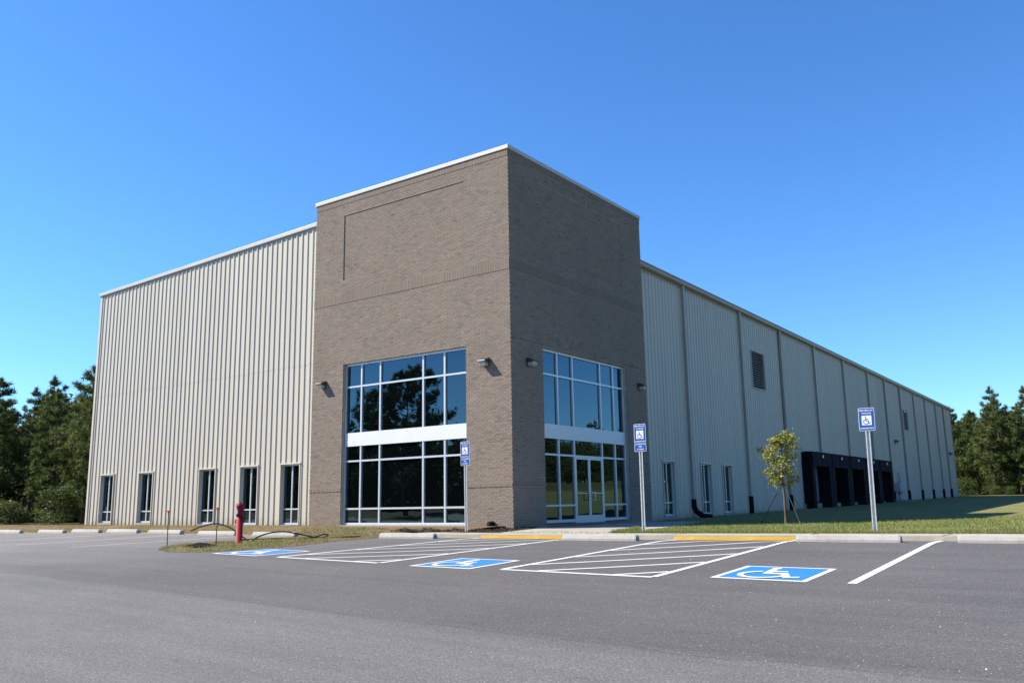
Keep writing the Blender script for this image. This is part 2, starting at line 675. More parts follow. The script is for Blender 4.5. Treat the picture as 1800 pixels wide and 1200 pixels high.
def ground_z(x, y):
    z = any_z(clamp(x, -120, 120), clamp(y, -120, 150))
    ins = min(sstep(-57, -53, x), sstep(43, 39, x), sstep(-34, -30, y), sstep(92, 88, y))
    return z - 0.45 * ins


o = grid_sheet('ground', gx, gy, ground_z, 'field')
tag(o, kind='structure')

lot = grid_sheet('parking_lot', frange(-56, 42, 0.7), frange(-31, KERB_Y + 0.02, 0.7), lot_z, 'asphalt')
tag(lot, kind='structure')

lawn = grid_sheet('lawn', frange(-0.3, 42, 0.9), frange(-3.35, 91, 0.9), land_z, 'lawn_soil',
                  keep=lambda x, y: not (x < 0.2 and y < 9))
tag(lawn, kind='structure')

strip = grid_sheet('dry_grass_strip', frange(-56, -0.3, 0.6), frange(KERB_Y - 0.02, 0.3, 0.3),
                   lambda x, y: land_z(min(x, -1.6), y) + .012 * math.sin(x * 3.1) * math.sin(y * 2.3), 'dry_strip')
tag(strip, kind='structure')
floor = grid_sheet('forest_floor', frange(-56, -24.8, 2), frange(0.3, 91, 2), lambda x, y: land_z(x, y) + .02 * math.sin(x) * math.sin(y * 1.3), 'forest_floor')
tag(floor, kind='structure')

# pavement along the stalls and the walk to the entrance
pave = grid_sheet('pavement', frange(-0.4, 42, 0.7), [KERB_Y, -3.3], walk_z, 'concrete_walk')
tag(pave, kind='structure')
mb = MB()
xs = frange(-0.4, 42, 0.7)
for a, b in zip(xs, xs[1:]):
    mb.quad((a, KERB_Y, -.3), (b, KERB_Y, -.3), (b, KERB_Y, walk_z(b, 0)), (a, KERB_Y, walk_z(a, 0)))
    mb.quad((b, -3.3, -.1), (a, -3.3, -.1), (a, -3.3, walk_z(a, 0)), (b, -3.3, walk_z(b, 0)))
mb.quad((-.4, -3.3, -.3), (-.4, KERB_Y, -.3), (-.4, KERB_Y, walk_z(-.4, 0)), (-.4, -3.3, walk_z(-.4, 0)))
mb.build('kerb_face', 'concrete_walk', pave)
for a, b in ((2.2, 4.78), (7.3, 9.84)):
    mb = MB()
    for c, d in zip(frange(a, b, .64), frange(a, b, .64)[1:]):
        mb.quad((c, KERB_Y - .004, lot_z(c, KERB_Y) - .01), (d, KERB_Y - .004, lot_z(d, KERB_Y) - .01),
                (d, KERB_Y - .004, walk_z(d, 0) - .022), (c, KERB_Y - .004, walk_z(c, 0) - .022))
    mb.build('yellow_kerb_paint', 'paint_yellow', pave)
for x in (0.9, 2.1, 4.9, 7.1, 9.95, 12.4, 15.2, 18.2):   # sawn joints
    mb = MB()
    mb.box(x - .012, x + .012, KERB_Y + .002, -3.302, walk_z(x, 0) - .002, walk_z(x, 0) + .003)
    mb.build('pavement_joint', 'mulch', pave)

walk_out = [(1.9, -3.302), (5.2, -3.302), (5.05, -2.2), (4.75, -.4), (4.1, 2.1), (3.45, 4.2), (2.75, 6.9), (2.4, 8.6), (0.012, 8.6), (0.012, 1.2), (.5, .5)]
mb = MB()
def ent_z(x, y):
    return .067 - .021 * sstep(-3.3, 1.0, y)


def row(y):
    xsn = []
    P = walk_out
    for (a, b), (c, d) in zip(P, P[1:] + P[:1]):
        if (b > y) != (d > y):
            xsn.append(a + (c - a) * (y - b) / (d - b))
    return min(xsn), max(xsn)


wy = [-3.3019, -3.0, -2.6, -2.2, -1.8, -1.4, -1.0, -.6, -.2, .2, .499, 1.0, 1.199, 2.1, 4.2, 5.5, 6.9, 8.599]
for a, b in zip(wy, wy[1:]):
    (p0, p1), (q0, q1) = row(a), row(b)
    za, zb_ = ent_z(0, a), ent_z(0, b)
    mb.quad((p0, a, za), (p1, a, za), (q1, b, zb_), (q0, b, zb_))
    mb.quad((p1, a, -.2), (q1, b, -.2), (q1, b, zb_), (p1, a, za))
    mb.quad((q0, b, -.2), (p0, a, -.2), (p0, a, za), (q0, b, zb_))
ent = mb.build('entrance_walk', 'concrete_walk')
tag(ent, kind='structure')
for pts in ([(.52, .5), (4.5, .5)], [(0.02, 3.0), (3.8, 3.0)], [(.02, 5.8), (3.05, 5.8)]):
    mb = MB()
    (a, b), (c, d) = pts
    mb.box(a, c, b - .012, b + .012, ent_z(0, b) - .004, ent_z(0, b) + .003)
    mb.build('walk_joint', 'mulch', ent)

# mulch bed round the brick tower
mpoly = [(-9.05, -.02), (-9.3, -.55), (-7.2, -.75), (-5.0, -1.1), (-2.6, -2.3), (-.9, -3.25), (1.9, -3.28), (.48, .5), (0.05, 1.15), (0.03, -.02)]


def in_poly(x, y, P):
    c = False
    j = len(P) - 1
    for i in range(len(P)):
        if (P[i][1] > y) != (P[j][1] > y) and x < (P[j][0] - P[i][0]) * (y - P[i][1]) / (P[j][1] - P[i][1]) + P[i][0]:
            c = not c
        j = i
    return c


def mulch_z(x, y):
    return .045 + .02 * sstep(0, -3, y) + .03 * math.sin(x * 5.3 + y * 2) * math.sin(y * 4.1 + x) + .025 * math.sin(x * 17) * math.sin(y * 19)


mul = grid_sheet('mulch_bed', frange(-9.4, 2.0, .1), frange(-3.3, 1.2, .1),
                 lambda x, y: mulch_z(x, y), 'mulch', keep=lambda x, y: in_poly(x, y, mpoly))
tag(mul, kind='structure')


def soup_blades(name, pts, hmin, hmax, wid, mat, tint_f, lean=0.5, seed=1):
    g = np.random.default_rng(seed)
    pts = np.asarray(pts)
    n = len(pts)
    a = g.uniform(0, 2 * math.pi, n)
    h = g.uniform(hmin, hmax, n)
    la = g.uniform(0, 2 * math.pi, n)
    ll = g.uniform(0, lean, n) * h
    dx, dy = np.cos(a) * wid / 2, np.sin(a) * wid / 2
    v = np.empty((n, 3, 3))
    v[:, 0] = pts + np.stack([dx, dy, np.zeros(n) - .01], 1)
    v[:, 1] = pts - np.stack([dx, dy, np.zeros(n) + .01], 1)
    v[:, 2] = pts + np.stack([np.cos(la) * ll, np.sin(la) * ll, h], 1)
    f = np.arange(n * 3).reshape(n, 3)
    return link(name, big_mesh(name, v.reshape(-1, 3), f, tint_f(pts, g), mat))


g = np.random.default_rng(3)
pts = []
while len(pts) < 70000:
    x = g.uniform(2.2, 17.5)
    y = -3.32 + 14 * g.random() ** 1.7
    if in_poly(x, y, walk_out):
        continue
    pts.append((x, y, land_z(x, y)))
o = soup_blades('lawn_grass', pts, .02, .062, .012, 'grass_blades',
                lambda p, g: np.clip(.36 + .25 * np.sin(p[:, 0] * 1.3 + np.sin(p[:, 1] * 1.7) * 2) * np.sin(p[:, 1] * 2.1 + p[:, 0]) + g.normal(0, .2, len(p)), 0, 1))
tag(o, 'short mown lawn grass beside the warehouse walk', 'grass', kind='stuff')
# a ragged longer fringe along the pavement edge
pts = [(x, -3.3 + abs(g.normal(0, .05)), walk_z(x, 0) - .01) for x in g.uniform(5.2, 17.5, 7000)]
pts += [(5.2 - .4 * t * t - .45 * t + g.normal(0, .05), -3.3 + 2.9 * t, .075) for t in g.random(1500)]
o = soup_blades('lawn_edge_grass', pts, .03, .11, .012, 'grass_blades', lambda p, g: np.clip(g.normal(.35, .2, len(p)), 0, 1), .8, 9)
tag(o, 'ragged longer grass along the pavement edge', 'grass', kind='stuff')
pts = []
while len(pts) < 16000:
    x = g.uniform(-26, -0.45)
    y = g.uniform(-4.3, 0.1)
    if in_poly(x, y, mpoly):
        continue
    d = .5 + .5 * math.sin(x * .9 + 1.0) * math.sin(y * 1.7 + x * .3)
    if x > -6:
        d = d * .5 + .5
    if g.random() > d * .8:
        continue
    pts.append((x, y, land_z(min(x, -1.6), y)))
o = soup_blades('strip_grass', pts, .02, .07, .014, 'grass_blades',
                lambda p, g: np.clip(np.where(p[:, 0] > -6, .35, .75) + g.normal(0, .2, len(p)), 0, 1), .8, 11)
tag(o, 'sparse dry grass growing on the strip before the metal wall', 'grass', kind='stuff')
pts = []
while len(pts) < 9000:
    x, y = g.uniform(-9.3, 2.0), g.uniform(-3.3, 1.2)
    if in_poly(x, y, mpoly):
        pts.append((x, y, mulch_z(x, y)))
o = soup_blades('mulch_chips', pts, .015, .05, .03, 'mulch', lambda p, g: g.random(len(p)), 2.5, 12)
tag(o, 'brown bark mulch chips in the bed along the brick tower', 'mulch', kind='stuff')

# ------------------------------------------------------------------ painted markings


def lot_patch(mb, pts_uv, dz, div=8):
    """quad given by 4 ground points, subdivided along its first direction and laid on the asphalt"""
    (a, b, c, d) = [Vector((p[0], p[1])) for p in pts_uv]
    for i in range(div):
        t0, t1 = i / div, (i + 1) / div
        q = [a.lerp(b, t0), a.lerp(b, t1), d.lerp(c, t1), d.lerp(c, t0)]
        mb.quad(*[(p.x, p.y, lot_z(p.x, p.y) + dz) for p in q])


def stripe(name, p0, p1, wid, mat, parent, dz=.005):
    p0, p1 = Vector(p0), Vector(p1)
    d = (p1 - p0).normalized()
    nrm = Vector((-d.y, d.x)) * wid / 2
    mb = MB()
    lot_patch(mb, [p0 - nrm, p1 - nrm, p1 + nrm, p0 + nrm], dz, max(2, int((p1 - p0).length / .35)))
    o = mb.build(name, mat, parent)
    return o


stripe('parking_line', (12.38, -10.25), (12.38, KERB_Y - .02), .11, 'paint_white', lot)
for x in (15.1, 17.8):
    stripe('parking_line', (x, -10.25), (x, KERB_Y - .02), .11, 'paint_white', lot)
LX = [-6.05 - 2.72 * i for i in range(8)]
for x in LX:
    stripe('parking_line', (x + .35, -10.3), (x, -4.5), .10, 'paint_white_old', lot)

for hx0, hx1 in ((2.2, 4.78), (7.36, 9.88)):
    base = MB()
    x0, x1 = hx0 + .05, hx1 - .05
    y0, y1 = -10.55, KERB_Y - .03
    ha = stripe('hatched_aisle', (hx0, y0), (hx1, y0), .10, 'paint_white', lot, .006)
    for x in (hx0, hx1):
        stripe('aisle_edge_line', (x, y0 + .05), (x, y1), .10, 'paint_white', ha)
    c = y0 - (x1 - x0) + 0.62
    while c < y1 - .1:
        # 45 degree line y = c + (x-x0)
        xa, ya = x0, c
        xb, yb = x1, c + (x1 - x0)
        if ya < y0 + .05:
            xa += y0 + .05 - ya
            ya = y0 + .05
        if yb > y1:
            xb -= yb - y1
            yb = y1
        if xb - xa > .15:
            stripe('hatch_stripe', (xa, ya), (xb, yb), .09, 'paint_white', ha)
        c += 1.27


def wheelchair():
    """flat polygons of the access symbol in a unit square, u right, v up"""
    P = []

    def bar(pts, wd):
        for (a, b), (c, d) in zip(pts, pts[1:]):
            v = Vector((c - a, d - b)).normalized()
            nx, ny = -v.y * wd / 2, v.x * wd / 2
            ex, ey = v.x * wd * .3, v.y * wd * .3
            P.append([(a - nx - ex, b - ny - ey), (c - nx + ex, d - ny + ey), (c + nx + ex, d + ny + ey), (a + nx - ex, b + ny - ey)])
    # head
    P.append([(.40 + .065 * math.cos(t * math.pi / 6), .90 + .065 * math.sin(t * math.pi / 6)) for t in range(12)])
    bar([(.405, .78), (.43, .47)], .10)              # back
    bar([(.42, .64), (.62, .64)], .07)               # arm
    bar([(.43, .46), (.66, .46), (.78, .17)], .095)  # thigh, shin
    bar([(.77, .17), (.90, .22)], .075)              # foot
    arc = []
    for k in range(15):                               # wheel arc
        t = R(118 + 222 * k / 14)
        arc.append((.44 + .285 * math.cos(t), .34 + .285 * math.sin(t)))
    bar(arc, .075)
    return P


SYM = wheelchair()
for cx, cy, wdt in ((.92, -9.9, 1.36), (6.22, -10.0, 1.26), (11.22, -9.62, 1.26)):
    h = 1.36
    mb = MB()
    x0, x1, y0, y1 = cx - wdt / 2, cx + wdt / 2, cy - h / 2, cy + h / 2
    lot_patch(mb, [(x0, y0), (x1, y0), (x1, y1), (x0, y1)], .004, 6)
    sy = mb.build('accessible_parking_symbol', 'paint_white', lot)
    b = .085
    mb = MB()
    lot_patch(mb, [(x0 + b, y0 + b), (x1 - b, y0 + b), (x1 - b, y1 - b), (x0 + b, y1 - b)], .008, 6)
    mb.build('blue_field', 'paint_blue', sy)
    mb = MB()
    for k, pl in enumerate(SYM):
        mb.poly([(x0 + .10 + u * (wdt - .2), y0 + .06 + v * (h - .2), lot_z(x0 + .1 + u * (wdt - .2), y0 + .06 + v * (h - .2)) + .012 + .0003 * k) for u, v in pl])
    mb.build('wheelchair_figure', 'paint_white', sy)

# loose grit and small litter on the asphalt
mb = MB()
for k in range(900):
    d = 2.5 + 16 * rnd.random() ** 1.6
    a = R(-35.7 + rnd.uniform(-34, 34))
    x, y = CAM.x + math.sin(a) * d, CAM.y + math.cos(a) * d
    if y > KERB_Y - .3:
        continue
    s = rnd.uniform(.003, .009) * (1 if rnd.random() < .93 else 1.8)
    z = lot_z(x, y)
    q = [Vector((rnd.uniform(.6, 1) * s * c[0], rnd.uniform(.6, 1) * s * c[1], rnd.uniform(.5, .9) * s * c[2])) for c in
         ((1, 0, 0), (0, 1, 0), (-1, 0, 0), (0, -1, 0), (0, 0, 1.4))]
    i = len(mb.v)
    mb.v += [(x + v.x, y + v.y, z + v.z) for v in q]
    for f in ((0, 1, 4), (1, 2, 4), (2, 3, 4), (3, 0, 4)):
        mb.f.append(tuple(i + j for j in f))
        mb.t.append(None)
o = mb.build('loose_grit', 'stone_grit')
tag(o, 'loose grit scattered over the asphalt in front', 'grit', kind='stuff')

# ------------------------------------------------------------------ the warehouse
W, D, H = 9.054, 9.075, 12.19
C0, CH = -.135, .0677                # first course and course height
Zb, Zl, Zt = C0 + CH * 121, C0 + CH * 21, C0 + CH * 177
WX0, WX1, WZ0, WZ1 = -7.436, -1.776, .151, 5.805
SY0, SY1 = 1.779, 7.425
WY, RX = 0.25, -0.30                # planes of the metal walls
LEFT, BACK = -24.65, 79.4
house = empty('warehouse', (-12, 40, 0), 'long beige metal warehouse with a brown brick entrance tower at its corner', 'building')


def part(name, mb, mat, smooth=False, parent=None):
    o = mb.build(name, mat, None, smooth)
    if parent is None:
        o.parent = house
        o.matrix_parent_inverse = Matrix.Translation((12, -40, 0))
    else:
        o.parent = parent
        o.matrix_parent_inverse = parent_world(parent).inverted()
    return o


def parent_world(p):
    return Matrix.Identity(4)


# --- brick walls: mortar backing slabs with openings, and every brick proud of them
MORT = 0.0
PROUD = 0.0045


def opening_slab(axis, u0, u1, ou0, ou1, oz0, oz1, pu0, pu1):
    """backing of a face: rectangle with one opening, plus the reveal"""
    mb = MB()

    def P(u, z, n):
        return (u, n, z) if axis == 'x' else (-n, u, z)
    dep = .30

    def face(a, b, c, d):
        pts = [P(a, c, 0), P(b, c, 0), P(b, d, 0), P(a, d, 0)]
        mb.quad(*pts)
    zb = -.25
    face(u0, ou0, zb, 8.9)
    face(ou1, u1, zb, 8.9)
    face(u0, ou0, 11.42, H)
    face(ou1, u1, 11.42, H)
    face(u0, pu0, 8.9, 11.42)
    face(pu1, u1, 8.9, 11.42)
    pz0, pz1 = 8.9, 11.42
    face(ou0, ou1, oz1, pz0)
    face(ou0, ou1, pz1, H)
    # sunk panel and the strips that the two openings do not share
    e = .028
    mb.quad(P(pu0, pz0, e), P(pu1, pz0, e), P(pu1, pz1, e), P(pu0, pz1, e))
    for (ua, za), (ub, zb_) in (((pu0, pz0), (pu1, pz0)), ((pu1, pz0), (pu1, pz1)), ((pu1, pz1), (pu0, pz1)), ((pu0, pz1), (pu0, pz0))):
        mb.quad(P(ua, za, 0), P(ub, zb_, 0), P(ub, zb_, e), P(ua, za, e))
    # backing behind the projecting soldier courses
    for zs_, hh in ((Zb, 5 * CH), (Zl, 2 * CH), (Zt, .236)):
        for a, b in ([(u0, u1)] if zs_ > oz1 else [(u0, ou0), (ou1, u1)]):
            mb.quad(P(a, zs_ + .02, -.008), P(b, zs_ + .02, -.008), P(b, zs_ + hh - .006, -.008), P(a, zs_ + hh - .006, -.008))
            mb.quad(P(a, zs_ + .02, 0), P(b, zs_ + .02, 0), P(b, zs_ + .02, -.008), P(a, zs_ + .02, -.008))
            mb.quad(P(a, zs_ + hh - .006, 0), P(b, zs_ + hh - .006, 0), P(b, zs_ + hh - .006, -.008), P(a, zs_ + hh - .006, -.008))
    face(ou0, ou1, zb, oz0 - .03)
    mb.quad(P(ou0, oz0 - .03, 0), P(ou0, oz1, 0), P(ou0, oz1, dep), P(ou0, oz0 - .03, dep))
    mb.quad(P(ou1, oz0 - .03, 0), P(ou1, oz1, 0), P(ou1, oz1, dep), P(ou1, oz0 - .03, dep))
    mb.quad(P(ou0, oz1, 0), P(ou1, oz1, 0), P(ou1, oz1, dep), P(ou0, oz1, dep))
    mb.quad(P(ou0, oz0 - .03, 0), P(ou1, oz0 - .03, 0), P(ou1, oz0 - .03, dep), P(ou0, oz0 - .03, dep))
    return mb


def lay_bricks(axis, u0, u1, ou0, ou1, pu0, pu1):
    """list of bricks (u0,u1,z0,z1,proud) of one face; pu = the recessed panel"""
    out = []
    pitch, joint, ch = .2032, .0095, .0677
    z = -.135
    course = 0
    zs = []
    while z < H - .25:
        zt = z + ch
        # soldier bands replace the courses
        if Zb - .01 <= z < Zb + 5 * ch - .01 or Zl - .01 <= z < Zl + 2 * ch - .01 or z > Zt - .01:
            pass
        else:
            zs.append((z, course))
        z = zt
        course += 1
    pz0, pz1 = 8.9, 11.42
    for z, c in zs:
        z1 = z + ch - joint
        segs = [(u0, u1)]
        if z1 > WZ0 and z < WZ1:
            segs = [(u0, ou0), (ou1, u1)]
        off = (c % 2) * pitch / 2
        for a, b in segs:
            if axis == 'x':
                k0 = math.floor((a - 0 - off) / pitch) - 1
                k1 = math.ceil((b - 0 - off) / pitch) + 1
            else:
                k0 = math.floor((a - off) / pitch) - 1
                k1 = math.ceil((b - off) / pitch) + 1
            for k in range(k0, k1):
                p, q = k * pitch + off, (k + 1) * pitch + off - joint
                p, q = max(p, a), min(q, b)
                if q - p < .035:
                    continue
                pr = PROUD + rnd.gauss(0, .0009)
                cuts = [p]
                if pz0 < z < pz1:
                    cuts += [e for e in (pu0, pu1) if p < e < q]
                cuts.append(q)
                for p_, q_ in zip(cuts, cuts[1:]):
                    inpan = pu0 < (p_ + q_) / 2 < pu1 and pz0 < z < pz1
                    if q_ - p_ > .004:
                        out.append((p_, q_, z, z1, pr - (.028 if inpan else 0)))
    # soldier courses
    for zb, hh, pr in ((Zb, 5 * ch, .017), (Zl, 2 * ch, .022), (Zt, .236, .017)):
        segs = [(u0, u1)]
        if zb < WZ1:
            segs = [(u0, ou0), (ou1, u1)]
        for a, b in segs:
            n = int((b - a) / .0677)
            st = (b - a) / n
            for i in range(n):
                out.append((a + i * st + .004, a + (i + 1) * st - .004, zb + .012, zb + hh - .0095, pr + rnd.gauss(0, .0012)))
    return out


def brick_pts(axis, b):
    p, q, z0, z1, pr = b
    if axis == 'x':
        return (p, q, -pr, -pr + .016, z0, z1)
    return (pr - .016, pr, p, q, z0, z1)


F_OPEN = (WX0, WX1)
S_OPEN = (SY0, SY1)
fw_part = part('front_brick_wall', opening_slab('x', -W, 0, WX0, WX1, WZ0, WZ1, -7.53, -1.85), 'mortar')
sw_part = part('side_brick_wall', opening_slab('y', 0, D, SY0, SY1, WZ0, WZ1, 1.78, 7.41), 'mortar')
fb = lay_bricks('x', -W, .0, WX0, WX1, -7.53, -1.85)
sb = lay_bricks('y', 0.0, D, SY0, SY1, 1.78, 7.41)
# let the front face carry the corner: its last bricks return over the side wall's edge
corner = max(b[1] for b in fb)
fb = [(p, (q + .009 if abs(q) < 1e-6 else q), z0, z1, pr) for p, q, z0, z1, pr in fb]


def brick_box(mb, axis, b, tint):
    x0, x1, y0, y1, z0, z1 = brick_pts(axis, b)
    mb.box(x0, x1, y0, y1, z0, z1, tint, skip='k' if axis == 'x' else 'l')


def tintv():
    return clamp(rnd.gauss(.48, .15), 0, 1)


for axis, bricks, par, single in (('x', fb, fw_part, 300), ('y', sb, sw_part, 0)):
    order = sorted(range(len(bricks)), key=lambda i: (Vector(((bricks[i][0] + bricks[i][1]) / 2, 0, (bricks[i][2]))) - CAM).length
                   if bricks[i][1] - bricks[i][0] > .18 else 1e9) if single else []
    chosen = set(order[:single])
    mb = MB()
    for i, b in enumerate(bricks):
        if i in chosen:
            continue
        brick_box(mb, axis, b, tintv() if b[1] - b[0] > .07 or b[3] - b[2] < .07 else clamp(rnd.gauss(.45, .07), 0, 1))
    o = part('brick_courses', mb, 'brick', parent=par)
    o['kind'] = 'stuff'
    if chosen:
        protos = []
        for k in range(14):
            m_ = MB()
            m_.box(-.09685, .09685, -.0045 - .0009 * (k % 3 - 1), .005, 0, .0582, clamp(.12 + .78 * ((k * 5) % 14) / 13, 0, 1), skip='k')
            protos.append(m_.mesh('brick', 'brick'))
        for i in chosen:
            p, q, z0, z1, pr = bricks[i]
            ob = bpy.data.objects.new('brick', protos[rnd.choice([3, 4, 5, 6, 7, 8, 0, 1, 2, 9, 10, 11, 12, 13])])
            COL.objects.link(ob)
            ob.parent = par
            ob.location = ((p + q) / 2, 0, z0)
            ob.scale.x = (q - p) / .1937

# hidden faces of the tower and its roof
mb = MB()
mb.quad((-W, 0, -.2), (-W, D, -.2), (-W, D, H), (-W, 0, H))
mb.quad((0, D, -.2), (-W, D, -.2), (-W, D, H), (0, D, H))
mb.quad((-W, 0, H - .3), (0, 0, H - .3), (0, D, H - .3), (-W, D, H - .3))
part('tower_rear_wall', mb, 'mortar')
# coping
mb = MB()
ov = .05
for (x0, x1, y0, y1) in ((-W - ov, ov, -ov, .30), (-W - ov, ov, D - .30, D + ov), (-W - ov, -W + .3, .30, D - .3), (-.3, ov, .30, D - .30)):
    mb.box(x0, x1, y0, y1, H - .112, H + .025)
cp = bevel(part('tower_coping', mb, 'coping_white'), .012, 2)
# steel lintel edge showing as a thin dark line at the window head
zj = C0 + CH * 89 - .0088
for axis_, a, b in (('x', -W, WX0), ('x', WX1, 0.006), ('y', 0.0, SY0), ('y', SY1, D)):
    mb = MB()
    if axis_ == 'x':
        mb.box(a, b, -.0062, .004, zj, zj + .0085)
    else:
        mb.box(-.004, .0062, a, b, zj, zj + .0085)
    part('lintel_edge', mb, 'rusty_rod')
# --- ribbed sheet walls
RIB, RH = .3048, .036


def rib_profile(u0, u1):
    pts = []
    k0 = math.floor(u0 / RIB) - 1
    k1 = math.ceil(u1 / RIB) + 1
    for k in range(k0, k1):
        b = k * RIB
        pts += [(b, 0), (b + .085, 0), (b + .089, .004), (b + .103, .004), (b + .107, 0), (b + .190, 0), (b + .222, RH), (b + .272, RH)]
    pts = [p for p in pts if u0 < p[0] < u1]

    def at(u):
        f = (u / RIB - math.floor(u / RIB)) * RIB
        if f < .190:
            return 0
        if f < .222:
            return RH * (f - .19) / .032
        if f < .272:
            return RH
        return RH * (1 - (f - .272) / (RIB - .272))
    return [(u0, at(u0))] + pts + [(u1, at(u1))], at


def ribbed(axis, u0, u1, z0, ztop, openings, off=0.0, name='wall_panel', split=True):
    prof, at = rib_profile(u0, u1)
    us = sorted(set([p[0] for p in prof] + [e for o_ in openings for e in o_[:2] if u0 < e < u1]))
    mb = MB()

    def P(u, z):
        nn = at(u) + off
        return (u, WY - nn, z) if axis == 'x' else (RX + nn, u, z)
    through = [o_ for o_ in openings if o_[0] <= u0 + .02 and o_[1] >= u1 - .02 and o_[2] < 8 and o_[2] > z0 and split]
    if through:
        o_ = through[0]
        zc = o_[2]
        ribbed(axis, u0, u1, z0, lambda u: zc, [], off, name, False)
        return ribbed(axis, u0, u1, o_[3], ztop, [p_ for p_ in openings if p_ is not o_], off, name, False)
    for a, b in zip(us, us[1:]):
        if b - a < 1e-5:
            continue
        mid = (a + b) / 2
        zs = [(z0, None)]
        cuts = sorted([(o_[2], o_[3]) for o_ in openings if o_[0] < mid < o_[1]])
        cur = z0
        rngs = []
        for c0, c1 in cuts:
            if c1 <= z0:
                continue
            if c0 > cur:
                rngs.append((cur, c0, False))
            cur = max(cur, c1)
        rngs.append((cur, None, True))
        for r0, r1, top in rngs:
            if top:
                ta, tb = ztop(a), ztop(b)
                if ta <= r0:
                    continue
            else:
                ta = tb = min(r1, ztop(mid))
            # tiny inset so that equal columns read one sided
            e = 1e-6
            mb.quad(P(a + e, r0), P(b - e, r0), P(b - e, tb), P(a + e, ta))
    return part(name, mb, 'wall_metal')


def left_top(x):
    return 11.47 - (11.47 - 11.08) * (-9.1 - x) / (24.65 - 9.1)


def eave(y):
    return 10.22 - .0072 * (y - 9)


LWIN = [(-23.62, .24), (-20.5, .24), (-16.08, .18), (-13.4, .16), (-10.98, .16)]
L_OPEN = [(x, x + 1.14, z - .03, 2.40) for x, z in LWIN]
PAN = .9144
x = LEFT
i = 0
while x < -9.1:
    x1 = min(x + PAN, -9.04)
    if -9.04 - x1 < .2:
        x1 = -9.04
    ribbed('x', x, x1, .06 + .02 * math.sin(x), lambda u: 6.14, L_OPEN, 0.0)
    ribbed('x', x, x1, 6.06, left_top, [], 0.004)
    x = x1
    if x >= -9.05:
        break
RWIN = [(10.72, .2), (14.5, .2), (16.9, .22)]
VENTS = [(21.6, 23.45, 6.45, 8.38), (56.6, 58.2, 6.33, 8.02)]
DOCK0, DOCK_N, DOCK_P = 28.55, 5, 3.93
DOCKS = [(DOCK0 + DOCK_P * k + .55, DOCK0 + DOCK_P * (k + 1) - .45, .30, 2.95) for k in range(DOCK_N)]
R_OPEN = [(y, y + 1.14, z - .03, 2.40) for y, z in RWIN] + VENTS + DOCKS
y = 9.0
while y < BACK - .01:
    y1 = min(y + PAN, BACK)
    ribbed('y', y, y1, .12 + .0100 * max(0, y - 14), eave, R_OPEN, 0.0)
    y = y1
# concrete foundation kerb under the sheets
mb = MB()
mb.box(LEFT + .02, -W + .02, WY - .02, WY + .2, -.3, .10)
part('foundation_wall', mb, 'concrete_base')
mb = MB()
ys = frange(9.0, BACK, 3.5)
for a, b in zip(ys, ys[1:]):
    za, zb_ = .15 + .0104 * max(0, a - 14), .15 + .0104 * max(0, b - 14)
    mb.quad((RX + .02, a, -.3), (RX + .02, b, -.3), (RX + .02, b, zb_), (RX + .02, a, za))
part('foundation_wall', mb, 'concrete_base')
# corner trims, rake trim, eave gutter
mb = MB()
mb.box(LEFT - .06, LEFT + .09, WY - .055, WY + .1, .05, 11.06)
bevel(part('corner_trim', mb, 'trim_metal'), .006)
mb = MB()
mb.box(-9.20, -9.07, WY - .06, WY + .02, .05, 11.43)
part('corner_trim', mb, 'trim_metal')
mb = MB()
mb.prism([(LEFT - .14, 11.02), (-9.06, 11.41), (-9.06, 11.56), (LEFT - .14, 11.17)], WY - .11, WY + .5, 'y')
bevel(part('rake_trim', mb, 'coping_white'), .01)
mb = MB()
za, zb_ = eave(D), eave(BACK)
prof = [(RX - .05, -.10), (RX + .05, -.10), (RX + .05, -.02), (RX + .17, -.02), (RX + .235, .03), (RX + .235, .165), (RX + .27, .165), (RX + .27, .20), (RX - .05, .27)]
i0 = len(mb.v)
n = len(prof)
mb.v += [(u, D + .01, v + za) for u, v in prof] + [(u, BACK + .12, v + zb_) for u, v in prof]
for k in range(n):
    j = (k + 1) % n
    mb.f.append((k, j, n + j, n + k))
    mb.t.append(None)
mb.f += [tuple(range(n))[::-1], tuple(range(n, 2 * n))]
mb.t += [None, None]
part('eave_gutter', mb, 'gutter_metal')
mb = MB()
mb.box(RX - .05, RX + .07, BACK - .03, BACK + .09, .75, eave(BACK) - .08)
part('corner_trim', mb, 'downspout_metal')
# roof and hidden walls
mb = MB()
for (xa, za_), (xb, zb2) in (((RX, 0), (-12.5, .75)), ((-12.5, .75), (LEFT, .45))):
    mb.quad((xa, D, eave(D) + .19 + za_), (xa, BACK, eave(BACK) + .19 + za_), (xb, BACK, eave(BACK) + .19 + zb2), (xb, D, eave(D) + .19 + zb2))
mb.quad((LEFT, WY + .4, 10.9), (LEFT, D, 10.8), (-W, D, 11.0), (-W, WY + .4, 11.2))
part('roof', mb, 'trim_metal')
mb = MB()
mb.quad((LEFT, WY + .1, -.2), (LEFT, BACK, -.2), (LEFT, BACK, 10.2), (LEFT, WY + .1, 11.0))
mb.quad((LEFT, BACK, -.2), (RX - .02, BACK, -.2), (RX - .02, BACK, 9.8), (LEFT, BACK, 10.2))
part('rear_wall', mb, 'wall_metal')

